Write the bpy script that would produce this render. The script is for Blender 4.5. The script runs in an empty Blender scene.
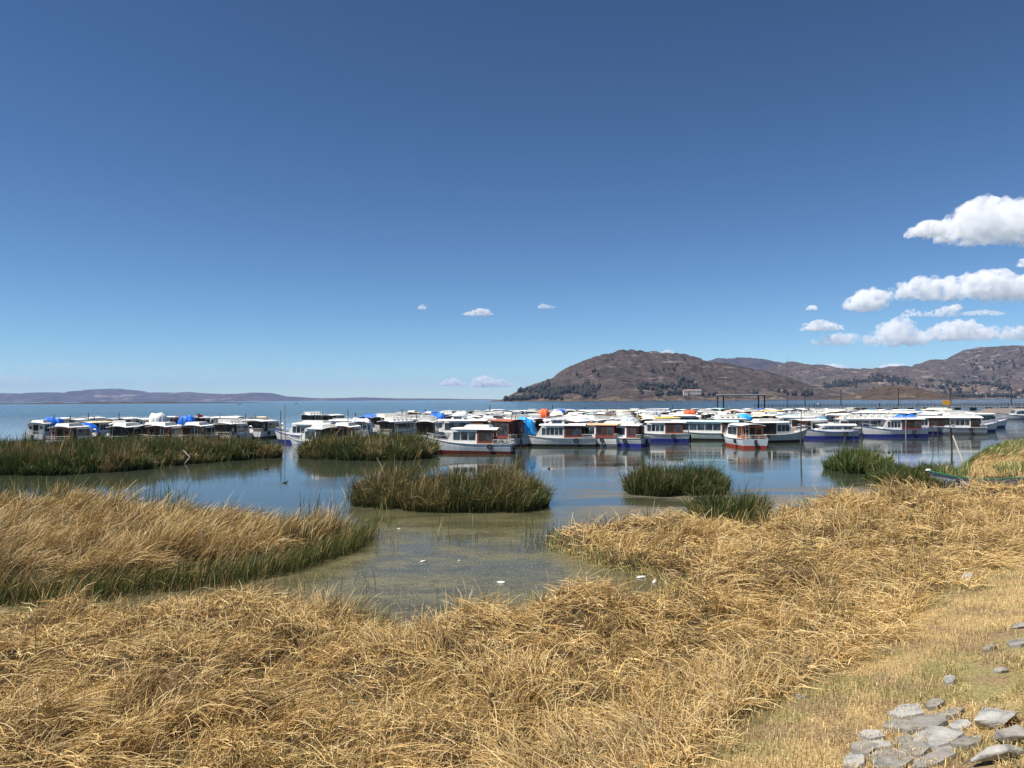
import bpy, math, random
import numpy as np
from mathutils import Vector, Matrix

R = math.radians
rng = np.random.default_rng(7)
random.seed(7)
scene = bpy.context.scene
COL = scene.collection

# ------------------------------------------------------------------ camera
CAM_H = 5.0
FPX = 769.0
PITCH, ROLL = R(1.16), R(0.30)
_f = np.array([0, math.cos(PITCH), math.sin(PITCH)])
_u0 = np.array([0, -math.sin(PITCH), math.cos(PITCH)])
_r0 = np.array([1.0, 0, 0])
_u = _u0 * math.cos(ROLL) + _r0 * math.sin(ROLL)
_r = _r0 * math.cos(ROLL) - _u0 * math.sin(ROLL)
cam_data = bpy.data.cameras.new('camera')
cam_data.sensor_fit = 'HORIZONTAL'
cam_data.sensor_width = 36.0
cam_data.lens = 36.0 * FPX / 1024.0
cam_data.clip_start = 0.1
cam_data.clip_end = 120000.0
cam = bpy.data.objects.new('camera', cam_data)
COL.objects.link(cam)
cam.matrix_world = Matrix(((_r[0], _u[0], -_f[0], 0), (_r[1], _u[1], -_f[1], 0),
                           (_r[2], _u[2], -_f[2], CAM_H), (0, 0, 0, 1)))
scene.camera = cam

# ------------------------------------------------------------------ light
SUN_EL, SUN_AZ = R(60), R(-112)          # azimuth from +Y towards +X
world = bpy.data.worlds.new('World')
scene.world = world
world.use_nodes = True
wn = world.node_tree.nodes
wl = world.node_tree.links
sky = wn.new('ShaderNodeTexSky')
sky.sky_type = 'NISHITA'
sky.sun_disc = False
sky.sun_elevation = SUN_EL
sky.sun_rotation = SUN_AZ
sky.altitude = 3800
sky.air_density = 1.15
sky.dust_density = 0.0
sky.ozone_density = 3.0
_gm = wn.new('ShaderNodeGamma'); _gm.inputs[1].default_value = 1.35      # the deep, contrasty blue of a sky seen at 3800 m
_sc = wn.new('ShaderNodeVectorMath'); _sc.operation = 'MULTIPLY'; _sc.inputs[1].default_value = (0.340, 0.400, 0.392)
wl.new(sky.outputs[0], _gm.inputs[0]); wl.new(_gm.outputs[0], _sc.inputs[0])
wl.new(_sc.outputs[0], wn['Background'].inputs[0])
wn['Background'].inputs[1].default_value = 0.1
sun_d = bpy.data.lights.new('sun', 'SUN')
sun_d.energy = 5.0
sun_d.angle = R(0.53)
sun_d.color = (1.0, 0.95, 0.87)
sun = bpy.data.objects.new('sun', sun_d)
COL.objects.link(sun)
_sd = Vector((math.sin(SUN_AZ) * math.cos(SUN_EL), math.cos(SUN_AZ) * math.cos(SUN_EL), math.sin(SUN_EL)))
sun.rotation_euler = _sd.to_track_quat('Z', 'Y').to_euler()
scene.view_settings.view_transform = 'Standard'
scene.view_settings.look = 'None'
scene.view_settings.exposure = 0.55
scene.view_settings.gamma = 1.0
scene.view_settings.use_curve_mapping = False
scene.render.engine = 'CYCLES'
cy = scene.cycles
cy.use_denoising = True
cy.max_bounces = 24
cy.volume_bounces = 24
cy.diffuse_bounces = 4
cy.glossy_bounces = 4
cy.transmission_bounces = 6
cy.transparent_max_bounces = 12
cy.use_adaptive_sampling = True
cy.adaptive_threshold = 0.01
cy.sample_clamp_indirect = 8


# ------------------------------------------------------------------ geometry of the view, used to survey the place
def ray(px, py):
    return _f * FPX + _r * (px - 512) + _u * (384 - py)


def W(px, py, z=0.0):
    d = ray(px, py)
    t = (z - CAM_H) / d[2]
    return np.array([d[0] * t, d[1] * t, z])


def A(px, py, Y):
    d = ray(px, py)
    t = Y / d[1]
    return np.array([d[0] * t, Y, CAM_H + d[2] * t])


# ------------------------------------------------------------------ noise
def _hash(ix, iy, seed):
    n = (ix.astype(np.int64) * 374761393 + iy.astype(np.int64) * 668265263 + seed * 1442695041) & 0xFFFFFFFF
    n = ((n ^ (n >> 13)) * 1274126177) & 0xFFFFFFFF
    n = (n ^ (n >> 16)) & 0xFFFFFFFF
    return n / 4294967295.0


def vnoise(x, y, seed=0):
    x = np.asarray(x, float); y = np.asarray(y, float)
    ix, iy = np.floor(x), np.floor(y)
    fx, fy = x - ix, y - iy
    fx = fx * fx * (3 - 2 * fx); fy = fy * fy * (3 - 2 * fy)
    a = _hash(ix, iy, seed); b = _hash(ix + 1, iy, seed)
    c = _hash(ix, iy + 1, seed); d = _hash(ix + 1, iy + 1, seed)
    return (a * (1 - fx) + b * fx) * (1 - fy) + (c * (1 - fx) + d * fx) * fy


def fbm(x, y, seed=0, octv=4, gain=0.5):
    s = 0; a = 1; tot = 0
    for k in range(octv):
        s = s + a * vnoise(x * 2 ** k, y * 2 ** k, seed + 17 * k); tot += a; a *= gain
    return s / tot


def sstep(a, b, x):
    t = np.clip((x - a) / (b - a), 0, 1)
    return t * t * (3 - 2 * t)


# ------------------------------------------------------------------ materials
def new_mat(name):
    m = bpy.data.materials.new(name)
    m.use_nodes = True
    return m, m.node_tree.nodes, m.node_tree.links, m.node_tree.nodes['Principled BSDF']


_mc = {}


def paint(name, rgb, rough=0.45, var=0.12, scale=2.0, metal=0.0, streak=True):
    """weathered paint: base colour broken up by two noises, a little bump"""
    key = (name,)
    if key in _mc:
        return _mc[key]
    m, n, l, p = new_mat(name)
    tc = n.new('ShaderNodeTexCoord')
    mp = n.new('ShaderNodeMapping')
    mp.inputs['Scale'].default_value = (1, 1, 0.35 if streak else 1)
    nz = n.new('ShaderNodeTexNoise')
    nz.inputs['Scale'].default_value = scale
    nz.inputs['Detail'].default_value = 6
    nz.inputs['Roughness'].default_value = 0.65
    cr = n.new('ShaderNodeValToRGB')
    cr.color_ramp.elements[0].position = 0.3
    cr.color_ramp.elements[1].position = 0.62
    d = [c * (1 - var * 2.2) for c in rgb]
    cr.color_ramp.elements[0].color = (d[0], d[1] * 0.97, d[2] * 0.92, 1)
    cr.color_ramp.elements[1].color = (*rgb, 1)
    l.new(tc.outputs['Object'], mp.inputs[0]); l.new(mp.outputs[0], nz.inputs['Vector'])
    l.new(nz.outputs['Fac'], cr.inputs[0]); l.new(cr.outputs[0], p.inputs['Base Color'])
    mr = n.new('ShaderNodeMapRange')
    mr.inputs['To Min'].default_value = min(1, rough + 0.2); mr.inputs['To Max'].default_value = rough
    l.new(nz.outputs['Fac'], mr.inputs['Value']); l.new(mr.outputs[0], p.inputs['Roughness'])
    p.inputs['Metallic'].default_value = metal
    _mc[key] = m
    return m


def glass(name='window_glass', rgb=(0.02, 0.028, 0.035)):
    if name in _mc:
        return _mc[name]
    m, n, l, p = new_mat(name)
    nz = n.new('ShaderNodeTexNoise'); nz.inputs['Scale'].default_value = 1.1
    tc = n.new('ShaderNodeTexCoord'); l.new(tc.outputs['Object'], nz.inputs['Vector'])
    cr = n.new('ShaderNodeValToRGB')
    cr.color_ramp.elements[0].position = 0.45; cr.color_ramp.elements[1].position = 0.6
    cr.color_ramp.elements[0].color = (*rgb, 1)
    cr.color_ramp.elements[1].color = (rgb[0] * 3, rgb[1] * 3, rgb[2] * 3, 1)
    l.new(nz.outputs['Fac'], cr.inputs[0]); l.new(cr.outputs[0], p.inputs['Base Color'])
    p.inputs['Roughness'].default_value = 0.08
    _mc[name] = m
    return m


# ------------------------------------------------------------------ object helpers
def tag(o, label=None, cat=None, group=None, kind=None):
    if label: o['label'] = label
    if cat: o['category'] = cat
    if group: o['group'] = group
    if kind: o['kind'] = kind
    return o


def empty(name, loc, rz=0.0):
    o = bpy.data.objects.new(name, None)
    COL.objects.link(o)
    o.location = loc
    o.rotation_euler = (0, 0, rz)
    o.empty_display_size = 0.3
    return o


class MB:
    """collects simple solids into one mesh"""
    def __init__(s):
        s.v = []; s.f = []; s.mi = []; s.m = 0

    def add(s, verts, faces):
        b = len(s.v)
        s.v += [tuple(map(float, v)) for v in verts]
        s.f += [tuple(b + i for i in f) for f in faces]
        s.mi += [s.m] * len(faces)
        return s

    def box(s, x0, x1, y0, y1, z0, z1, tx=0.0, ty=0.0, dxf=0.0, dxb=0.0):
        """tx,ty shrink the top; dxf / dxb move the top front/back edge"""
        v = [(x0, y0, z0), (x1, y0, z0), (x1, y1, z0), (x0, y1, z0),
             (x0 + tx + dxb, y0 + ty, z1), (x1 - tx + dxf, y0 + ty, z1), (x1 - tx + dxf, y1 - ty, z1), (x0 + tx + dxb, y1 - ty, z1)]
        return s.add(v, [(0, 3, 2, 1), (4, 5, 6, 7), (0, 1, 5, 4), (1, 2, 6, 5), (2, 3, 7, 6), (3, 0, 4, 7)])

    def tube(s, a, b, r, r2=None, n=6):
        a = np.array(a, float); b = np.array(b, float)
        r2 = r if r2 is None else r2
        d = (b - a) / (np.linalg.norm(b - a) + 1e-9)
        h = np.array([0, 0, 1.0]) if abs(d[2]) < 0.9 else np.array([1.0, 0, 0])
        e1 = np.cross(d, h); e1 /= np.linalg.norm(e1); e2 = np.cross(d, e1)
        v = []
        for c, q in ((a, r), (b, r2)):
            for k in range(n):
                t = 2 * math.pi * k / n
                v.append(c + q * (math.cos(t) * e1 + math.sin(t) * e2))
        f = [(k, (k + 1) % n, n + (k + 1) % n, n + k) for k in range(n)]
        f += [tuple(range(n))[::-1], tuple(range(n, 2 * n))]
        return s.add(v, f)

    def torus(s, c, r, q, axis='y', n=14, k=6):
        v = []
        for i in range(n):
            t = 2 * math.pi * i / n
            for j in range(k):
                w = 2 * math.pi * j / k
                rr = r + q * math.cos(w); h = q * math.sin(w)
                p = {'y': (rr * math.cos(t), h, rr * math.sin(t)), 'x': (h, rr * math.cos(t), rr * math.sin(t)),
                     'z': (rr * math.cos(t), rr * math.sin(t), h)}[axis]
                v.append((c[0] + p[0], c[1] + p[1], c[2] + p[2]))
        f = [(i * k + j, i * k + (j + 1) % k, ((i + 1) % n) * k + (j + 1) % k, ((i + 1) % n) * k + j) for i in range(n) for j in range(k)]
        return s.add(v, f)

    def build(s, name, mat, parent=None, smooth=False, bevel=0.0):
        me = bpy.data.meshes.new(name)
        me.from_pydata(s.v, [], s.f)
        mats = mat if isinstance(mat, (list, tuple)) else [mat]
        for m in mats:
            me.materials.append(m)
        if len(mats) > 1:
            me.polygons.foreach_set('material_index', s.mi)
        if smooth:
            me.polygons.foreach_set('use_smooth', [True] * len(me.polygons))
        me.update()
        o = bpy.data.objects.new(name, me)
        COL.objects.link(o)
        o.parent = parent
        if bevel:
            b = o.modifiers.new('edge', 'BEVEL'); b.width = bevel; b.segments = 2; b.limit_method = 'ANGLE'
        return o


def np_mesh(name, verts, faces, mat, colors=None, smooth=False, parent=None, face_n=4):
    verts = np.ascontiguousarray(verts, dtype=np.float32).reshape(-1, 3)
    faces = np.ascontiguousarray(faces, dtype=np.int32).reshape(-1, face_n)
    me = bpy.data.meshes.new(name)
    me.vertices.add(len(verts)); me.vertices.foreach_set('co', verts.ravel())
    me.loops.add(faces.size); me.loops.foreach_set('vertex_index', faces.ravel())
    me.polygons.add(len(faces))
    me.polygons.foreach_set('loop_start', np.arange(0, faces.size, face_n, dtype=np.int32))
    me.polygons.foreach_set('loop_total', np.full(len(faces), face_n, dtype=np.int32))
    me.update(calc_edges=True)
    if smooth:
        me.polygons.foreach_set('use_smooth', np.ones(len(faces), dtype=bool))
    if colors is not None:
        ca = me.color_attributes.new(name='col', type='FLOAT_COLOR', domain='POINT')
        c4 = np.ones((len(verts), 4), dtype=np.float32); c4[:, :3] = colors.reshape(-1, 3)
        ca.data.foreach_set('color', c4.ravel())
    me.materials.append(mat)
    o = bpy.data.objects.new(name, me)
    COL.objects.link(o)
    o.parent = parent
    return o


def grid_faces(nx, ny):
    i = np.arange(nx * ny).reshape(ny, nx)
    return np.stack([i[:-1, :-1], i[:-1, 1:], i[1:, 1:], i[1:, :-1]], -1).reshape(-1, 4)


# ------------------------------------------------------------------ polygons
def sdf(poly, x, y):
    """signed distance, positive inside"""
    x = np.asarray(x, float); y = np.asarray(y, float)
    d2 = np.full(x.shape, 1e18); ins = np.zeros(x.shape, bool)
    n = len(poly)
    for i in range(n):
        ax, ay = poly[i][:2]; bx, by = poly[(i + 1) % n][:2]
        ex, ey = bx - ax, by - ay
        t = np.clip(((x - ax) * ex + (y - ay) * ey) / (ex * ex + ey * ey + 1e-12), 0, 1)
        d2 = np.minimum(d2, (x - ax - t * ex) ** 2 + (y - ay - t * ey) ** 2)
        c = ((ay > y) != (by > y)) & (x < ex * (y - ay) / (ey + 1e-12) + ax)
        ins ^= c
    return np.where(ins, 1, -1) * np.sqrt(d2)


def wp(pts, z=0.0):
    return [W(a, b, z)[:2] for a, b in pts]
# ================================================================== THE SETTING: water, hills, sky
def lake_material():
    m, n, l, p = new_mat('lake_water')
    geo = n.new('ShaderNodeNewGeometry')
    sep = n.new('ShaderNodeSeparateXYZ'); l.new(geo.outputs['Position'], sep.inputs[0])

    def rng_(src, a, b, c=0.0, d=1.0, smooth=True):
        r = n.new('ShaderNodeMapRange'); r.interpolation_type = 'SMOOTHSTEP' if smooth else 'LINEAR'
        r.inputs['From Min'].default_value = a; r.inputs['From Max'].default_value = b
        r.inputs['To Min'].default_value = c; r.inputs['To Max'].default_value = d
        l.new(src, r.inputs['Value']); return r.outputs[0]

    def math_(op, a, b):
        k = n.new('ShaderNodeMath'); k.operation = op
        for i, v in enumerate((a, b)):
            if isinstance(v, (int, float)): k.inputs[i].default_value = v
            else: l.new(v, k.inputs[i])
        return k.outputs[0]

    def noise(scale, detail, rough=0.5, sc=(1, 1, 1), dist=0.0):
        mp = n.new('ShaderNodeMapping'); mp.inputs['Scale'].default_value = sc
        l.new(geo.outputs['Position'], mp.inputs[0])
        k = n.new('ShaderNodeTexNoise'); k.inputs['Scale'].default_value = scale
        k.inputs['Detail'].default_value = detail; k.inputs['Roughness'].default_value = rough
        k.inputs['Distortion'].default_value = dist
        l.new(mp.outputs[0], k.inputs['Vector']); return k.outputs['Fac']

    def mixc(f, a, b):
        k = n.new('ShaderNodeMix'); k.data_type = 'RGBA'
        if isinstance(f, (int, float)): k.inputs[0].default_value = f
        else: l.new(f, k.inputs[0])
        for i, v in ((6, a), (7, b)):
            if isinstance(v, tuple): k.inputs[i].default_value = (*v, 1)
            else: l.new(v, k.inputs[i])
        return k.outputs[2]

    far = rng_(sep.outputs[1], 95, 300)                        # open lake, wind ruffled
    near = rng_(sep.outputs[1], 27.0, 40.0, 1.0, 0.0)            # shallow algae water by the reeds
    scum_n = noise(0.35, 5, 0.6, (1, 1.8, 1), 0.6)
    scum = math_('MULTIPLY', rng_(scum_n, 0.40, 0.62), near)
    mudn = noise(0.11, 5, 0.62, (1, 2.2, 1), 1.0)
    mud = math_('MULTIPLY', rng_(mudn, 0.42, 0.54), math_('MULTIPLY', rng_(sep.outputs[1], 24, 31), rng_(sep.outputs[1], 38, 50, 1, 0)))
    mud = math_('MULTIPLY', mud, rng_(sep.outputs[0], 1.0, 5.0))
    fleck = math_('MULTIPLY', rng_(noise(15.0, 3, 0.6), 0.61, 0.65), near)
    fine = noise(1.6, 8, 0.78, (1, 1.5, 1), 1.2)
    c = mixc(far, (0.040, 0.048, 0.030), (0.012, 0.045, 0.070))
    stripes = rng_(noise(0.004, 4, 0.6, (0.6, 2.5, 1), 1.0), 0.4, 0.65)
    c = mixc(math_('MULTIPLY', far, math_('MULTIPLY', stripes, 0.5)), c, (0.05, 0.11, 0.15))
    c = mixc(near, c, (0.098, 0.086, 0.042))
    c = mixc(scum, c, (0.160, 0.142, 0.068))
    c = mixc(mud, c, (0.17, 0.15, 0.11))
    c = mixc(math_('MULTIPLY', rng_(fine, 0.35, 0.7), math_('MULTIPLY', near, 0.75)), c, (0.045, 0.045, 0.024))
    c = mixc(math_('MULTIPLY', fleck, 0.6), c, (0.42, 0.40, 0.30))
    l.new(c, p.inputs['Base Color'])
    ro = math_('ADD', math_('MULTIPLY', far, 0.10), 0.03)
    ro = math_('ADD', ro, math_('MULTIPLY', scum, 0.22))
    ro = math_('ADD', ro, math_('MULTIPLY', mud, 0.35))
    ro = math_('ADD', ro, math_('MULTIPLY', fleck, 0.3))
    l.new(ro, p.inputs['Roughness'])
    p.inputs['IOR'].default_value = 1.33
    l.new(math_('SUBTRACT', math_('SUBTRACT', 0.5, math_('MULTIPLY', near, 0.28)), math_('MULTIPLY', mud, 0.2)), p.inputs['Specular IOR Level'])
    b1 = n.new('ShaderNodeBump'); b1.inputs['Distance'].default_value = 0.02
    calm = rng_(noise(0.06, 3, 0.5, (1, 2.5, 1)), 0.4, 0.62)
    l.new(math_('ADD', math_('MULTIPLY', calm, 0.32), 0.05), b1.inputs['Strength'])
    l.new(noise(3.0, 4, 0.6, (1, 1.6, 1), 0.3), b1.inputs['Height'])
    b2 = n.new('ShaderNodeBump'); b2.inputs['Distance'].default_value = 0.35
    l.new(math_('MULTIPLY', far, 1.0), b2.inputs['Strength'])
    l.new(noise(0.7, 5, 0.62, (1, 1.5, 1), 0.4), b2.inputs['Height'])
    l.new(b1.outputs[0], b2.inputs['Normal'])
    l.new(b2.outputs[0], p.inputs['Normal'])
    return m


def build_lake():
    rr = [0, 20, 60, 150, 400, 1000, 2500, 6000, 12000, 21000]
    n = 64
    v = [(0, 0, 0)]
    for r in rr[1:]:
        v += [(r * math.sin(2 * math.pi * k / n), r * math.cos(2 * math.pi * k / n), 0) for k in range(n)]
    f = [(0, 1 + (k + 1) % n, 1 + k) for k in range(n)]
    for i in range(len(rr) - 2):
        a, b = 1 + i * n, 1 + (i + 1) * n
        f += [(a + k, a + (k + 1) % n, b + (k + 1) % n, b + k) for k in range(n)]
    mb = MB(); mb.add(v, f)
    o = mb.build('water', lake_material())
    tag(o, 'blue lake water, calm by the boats and murky green near the reeds', None, None, 'structure')


build_lake()


def hill_material(name, soil, soil2, scrub, rock, strength=1.0, field=None, k_=1.0):
    m, n, l, p = new_mat(name)
    geo = n.new('ShaderNodeNewGeometry')

    def noise(scale, det, rough=0.6, dist=0.0, sc=(1, 1, 1)):
        mp = n.new('ShaderNodeMapping'); mp.inputs['Scale'].default_value = sc
        l.new(geo.outputs['Position'], mp.inputs[0])
        k = n.new('ShaderNodeTexNoise'); k.inputs['Scale'].default_value = scale * k_
        k.inputs['Detail'].default_value = det; k.inputs['Roughness'].default_value = rough
        k.inputs['Distortion'].default_value = dist
        l.new(mp.outputs[0], k.inputs['Vector']); return k.outputs['Fac']

    def ramp(src, a, b):
        r = n.new('ShaderNodeMapRange'); r.interpolation_type = 'SMOOTHSTEP'
        r.inputs['From Min'].default_value = a; r.inputs['From Max'].default_value = b
        l.new(src, r.inputs['Value']); return r.outputs[0]

    def mixc(f, a, b):
        k = n.new('ShaderNodeMix'); k.data_type = 'RGBA'
        l.new(f, k.inputs[0])
        for i, v in ((6, a), (7, b)):
            if isinstance(v, tuple): k.inputs[i].default_value = (*v, 1)
            else: l.new(v, k.inputs[i])
        return k.outputs[2]
    c = mixc(ramp(noise(0.006, 6, 0.6, 0.5), 0.38, 0.62), soil, soil2)
    if field:                                                  # pale stubble fields on the lower slopes
        sep = n.new('ShaderNodeSeparateXYZ'); l.new(geo.outputs['Position'], sep.inputs[0])
        low = n.new('ShaderNodeMapRange'); low.inputs['From Min'].default_value = field[1]; low.inputs['From Max'].default_value = 0
        l.new(sep.outputs[2], low.inputs['Value'])
        vo = n.new('ShaderNodeTexVoronoi'); vo.inputs['Scale'].default_value = 0.012
        l.new(geo.outputs['Position'], vo.inputs['Vector'])
        mm = n.new('ShaderNodeMath'); mm.operation = 'MULTIPLY'
        l.new(low.outputs[0], mm.inputs[0]); l.new(ramp(vo.outputs['Color'], 0.25, 0.75), mm.inputs[1])
        c = mixc(mm.outputs[0], c, field[0])
    c = mixc(ramp(noise(0.05, 5, 0.8), 0.50, 0.56), c, scrub)
    c = mixc(ramp(noise(0.02, 7, 0.75, 0.0, (0.6, 0.6, 3.5)), 0.56, 0.62), c, rock)
    l.new(c, p.inputs['Base Color'])
    p.inputs['Roughness'].default_value = 0.95
    p.inputs['Specular IOR Level'].default_value = 0.1
    b = n.new('ShaderNodeBump'); b.inputs['Strength'].default_value = strength; b.inputs['Distance'].default_value = 9 / k_
    l.new(noise(0.03, 8, 0.7), b.inputs['Height']); l.new(b.outputs[0], p.inputs['Normal'])
    return m


HILLS = {}


def hill(name, prof, ridge, front, back, mat, label, nx=260, ny=70, rough=0.12, power=1.25, seed=1, scale=260.0, jagk=1.0):
    """a ridge of the given skyline standing RIDGE metres off, its foot at FRONT and BACK"""
    P = np.array([A(a, b, ridge) for a, b in prof])
    xs = np.linspace(P[0, 0], P[-1, 0], nx)
    H = np.interp(xs, P[:, 0], P[:, 2])
    jag = (fbm(xs / (scale * 0.13), xs * 0, seed + 5, 5, 0.7) - 0.5) * (H * 0.07 + 2.5) * jagk
    H = np.maximum(H + jag, -2)
    v = np.concatenate([np.linspace(-1, 0, ny, endpoint=False), np.linspace(0, 1, ny // 2)])
    nv = len(v)
    X, V = np.meshgrid(xs, v)
    Y = np.where(V < 0, ridge + V * (ridge - front), ridge + V * (back - ridge))
    # widen the foot with the line of sight so that the skyline stays the ridge's
    X = X * (1 + 0.0 * Y)
    shape = 1 - np.abs(V) ** power
    gul = np.abs(fbm(X / scale, Y / scale, seed, 5, 0.55) - 0.5) * 2
    lump = fbm(X / (scale * 2.3), Y / (scale * 2.3), seed + 40, 4)
    mid = 4 * np.abs(V) * (1 - np.abs(V))
    Z = H[None, :] * shape * (1 + mid * (lump - 0.5) * 1.1) - mid * gul * rough * (H[None, :] + 15)
    Z = np.where(shape <= 0.001, -3, Z) + (fbm(X / 30, Y / 30, seed + 9, 3) - 0.5) * 5 * mid
    Z = np.minimum(Z, np.maximum(H[None, :], 0) * (0.25 + 0.75 * (Y / ridge)) + 1) if True else Z
    Z[:, 0] = np.minimum(Z[:, 0], -3); Z[:, -1] = np.minimum(Z[:, -1], -3)
    o = np_mesh(name, np.stack([X, Y, Z], -1), grid_faces(nx, nv), mat, smooth=True)
    tag(o, label, None, None, 'structure')
    HILLS[label] = (X, Y, Z)
    return X, Y, Z


m_main = hill_material('hill_soil', (0.082, 0.060, 0.050), (0.062, 0.048, 0.043), (0.026, 0.024, 0.019), (0.20, 0.165, 0.14), 1.0, ((0.150, 0.108, 0.068), 38.0))
m_right = hill_material('mountain_soil', (0.105, 0.082, 0.070), (0.074, 0.060, 0.054), (0.024, 0.024, 0.021), (0.24, 0.20, 0.17), 1.0, ((0.17, 0.125, 0.088), 80.0))
m_knoll = hill_material('knoll_soil', (0.095, 0.064, 0.042), (0.075, 0.052, 0.036), (0.04, 0.03, 0.016), (0.20, 0.15, 0.09), 0.8)
m_far = hill_material('far_soil', (0.085, 0.068, 0.060), (0.055, 0.047, 0.044), (0.03, 0.028, 0.026), (0.25, 0.21, 0.18), 1.0, None, 0.12)

main_xyz = hill('hill', [(492, 401), (503, 399), (508, 396), (514, 393), (522, 389), (533, 384.5), (544, 381), (553, 377.5), (562, 371), (571, 366), (582, 361),
      (592, 357.5), (603, 354), (613, 351.5), (622, 350), (631, 349.3), (645, 350.8), (660, 352), (672, 353.5), (684, 355.5), (694, 359), (702, 362), (716, 363),
      (728, 363.5), (742, 367), (752, 370), (764, 373.5), (782, 380), (812, 388), (850, 395), (872, 400)], 2650, 2050, 3500, m_main,
     'round reddish brown hill with dark groves along its lower slope', rough=0.34, power=1.2, seed=3, scale=180, ny=90, nx=340)
right_xyz = hill('mountain', [(640, 396), (690, 384), (742, 377), (760, 373), (772, 369.5), (783, 364.5), (790, 362.3), (800, 363.6), (812, 365), (824, 366.5), (840, 368), (858, 368.6), (872, 369.6),
      (884, 370.3), (887, 367), (890, 366), (893, 367), (896, 370), (908, 368), (913, 365.5), (917, 366), (920, 368.3), (926, 363), (930, 361.3), (936, 361), (941, 363.5),
      (946, 365), (951, 361), (955, 359), (960, 354.5), (966, 351), (972, 349.6), (984, 348.8), (1000, 348), (1020, 348.3), (1050, 347), (1100, 350), (1200, 360), (1400, 380), (1500, 396)],
     4300, 2350, 6000, m_right, 'rugged grey brown mountain with a rocky skyline above the village', rough=0.40, power=1.15, seed=11, scale=330, ny=130, nx=1100, jagk=2.4)
far_xyz = hill('mountain', [(660, 372), (700, 361.5), (715, 359), (728, 357.8), (742, 357), (757, 358.3), (772, 360.8), (790, 363), (830, 371), (870, 385)],
     7800, 6200, 9500, m_far, 'smooth greyish far mountain seen between the hill and the rocky skyline', rough=0.2, seed=21, scale=700)
knoll_xyz = hill('knoll', [(842, 401), (850, 398), (858, 394), (868, 390), (880, 387), (893, 385.6), (904, 385.8), (916, 387.5), (928, 391), (940, 395), (950, 397.5), (962, 401)],
     1850, 1700, 2050, m_knoll, 'low orange brown knoll at the foot of the rugged mountain', rough=0.08, seed=31, scale=70, nx=160)
hill('hills', [(-420, 400), (-300, 392), (-200, 394), (-100, 392), (-40, 394), (0, 393.2), (20, 393.5), (40, 394), (55, 392.3), (75, 393.5), (88, 391.5), (100, 389.6), (112, 389),
     (124, 389.8), (138, 392.7), (150, 394.3), (158, 392.4), (170, 393.5), (186, 392.2), (200, 393.2), (216, 394), (232, 394.3), (248, 393.8), (256, 392.6), (264, 393),
     (275, 396), (292, 397), (318, 398.2), (345, 397.9), (362, 397.3), (400, 398.4), (440, 398.5), (490, 399.3), (530, 400.5)], 13500, 11500, 16000, m_far,
     'low violet grey hills along the far shore of the lake', rough=0.6, seed=51, scale=700, nx=700)


def surf(xyz, x, y):
    X, Y, Z = xyz
    j = int(np.clip(np.searchsorted(X[0], x), 1, X.shape[1] - 1))
    i = int(np.clip(np.searchsorted(Y[:, j], y), 1, Y.shape[0] - 1))
    return float(Z[i, j])


# ---- dark eucalyptus groves on the slopes: far woods that read as masses, plus trees one can tell apart
def foliage_mat(name, a, b):
    m, n, l, p = new_mat(name)
    at = n.new('ShaderNodeTexNoise'); at.inputs['Scale'].default_value = 0.15
    geo = n.new('ShaderNodeNewGeometry'); l.new(geo.outputs['Position'], at.inputs['Vector'])
    k = n.new('ShaderNodeMix'); k.data_type = 'RGBA'
    k.inputs[6].default_value = (*a, 1); k.inputs[7].default_value = (*b, 1)
    l.new(at.outputs['Fac'], k.inputs[0]); l.new(k.outputs[2], p.inputs['Base Color'])
    p.inputs['Roughness'].default_value = 0.8
    return m


m_euc = foliage_mat('eucalyptus_leaves', (0.006, 0.009, 0.006), (0.016, 0.021, 0.012))


def grove(xyz, spots, label, hmin=9, hmax=17):
    """spots: (px0, px1, v0, v1, n) in the hill's own grid: columns by bearing, rows from the foot (-1) to the ridge (0)"""
    X, Y, Z = xyz
    V = []; F = []
    base_dirs = []
    for a0, a1, f0, f1, n in spots:
        for _ in range(n):
            px = random.uniform(a0, a1); fy = random.uniform(f0, f1)
            y = fy
            x = A(px, 400, y)[0]
            if vnoise(np.array(x / 55.0), np.array(y / 70.0), 5) < 0.42:
                continue
            z = surf(xyz, x, y)
            if z < 0.5: continue
            h = random.uniform(hmin, hmax); w = h * random.uniform(0.28, 0.42)
            b = len(V)
            nr, ns = 4, 6
            for i in range(nr):
                t = i / (nr - 1)
                r = w * (0.35, 1.0, 0.8, 0.12)[i]
                for k in range(ns):
                    q = 2 * math.pi * k / ns
                    rr = r * random.uniform(0.75, 1.25)
                    V.append((x + rr * math.cos(q), y + rr * math.sin(q), z - 1 + h * (0.08, 0.35, 0.72, 1.0)[i] + random.uniform(-.06, .06) * h))
            for i in range(nr - 1):
                for k in range(ns):
                    F.append((b + i * ns + k, b + i * ns + (k + 1) % ns, b + (i + 1) * ns + (k + 1) % ns, b + (i + 1) * ns + k))
    o = np_mesh('woods', np.array(V), np.array(F), m_euc, smooth=False)
    tag(o, label, None, None, 'stuff')


grove(main_xyz, [(505, 550, 2090, 2420, 260), (550, 590, 2080, 2300, 240), (590, 640, 2085, 2260, 150), (640, 702, 2090, 2230, 110), (560, 690, 2280, 2500, 35),
                 (770, 812, 2085, 2170, 40), (702, 800, 2080, 2150, 40), (505, 512, 2060, 2120, 25)],
      'dark eucalyptus woods scattered over the lower slope of the round hill', 10, 17)
grove(right_xyz, [(824, 905, 3050, 3350, 420), (905, 990, 2900, 3200, 480), (940, 1010, 2600, 3000, 250), (860, 940, 2450, 2800, 200), (960, 1024, 3300, 3900, 150), (900, 1024, 2380, 2600, 160), (790, 850, 2400, 2700, 90)],
      'dark tree belts crossing the slopes of the rugged mountain', 9, 16)
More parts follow.
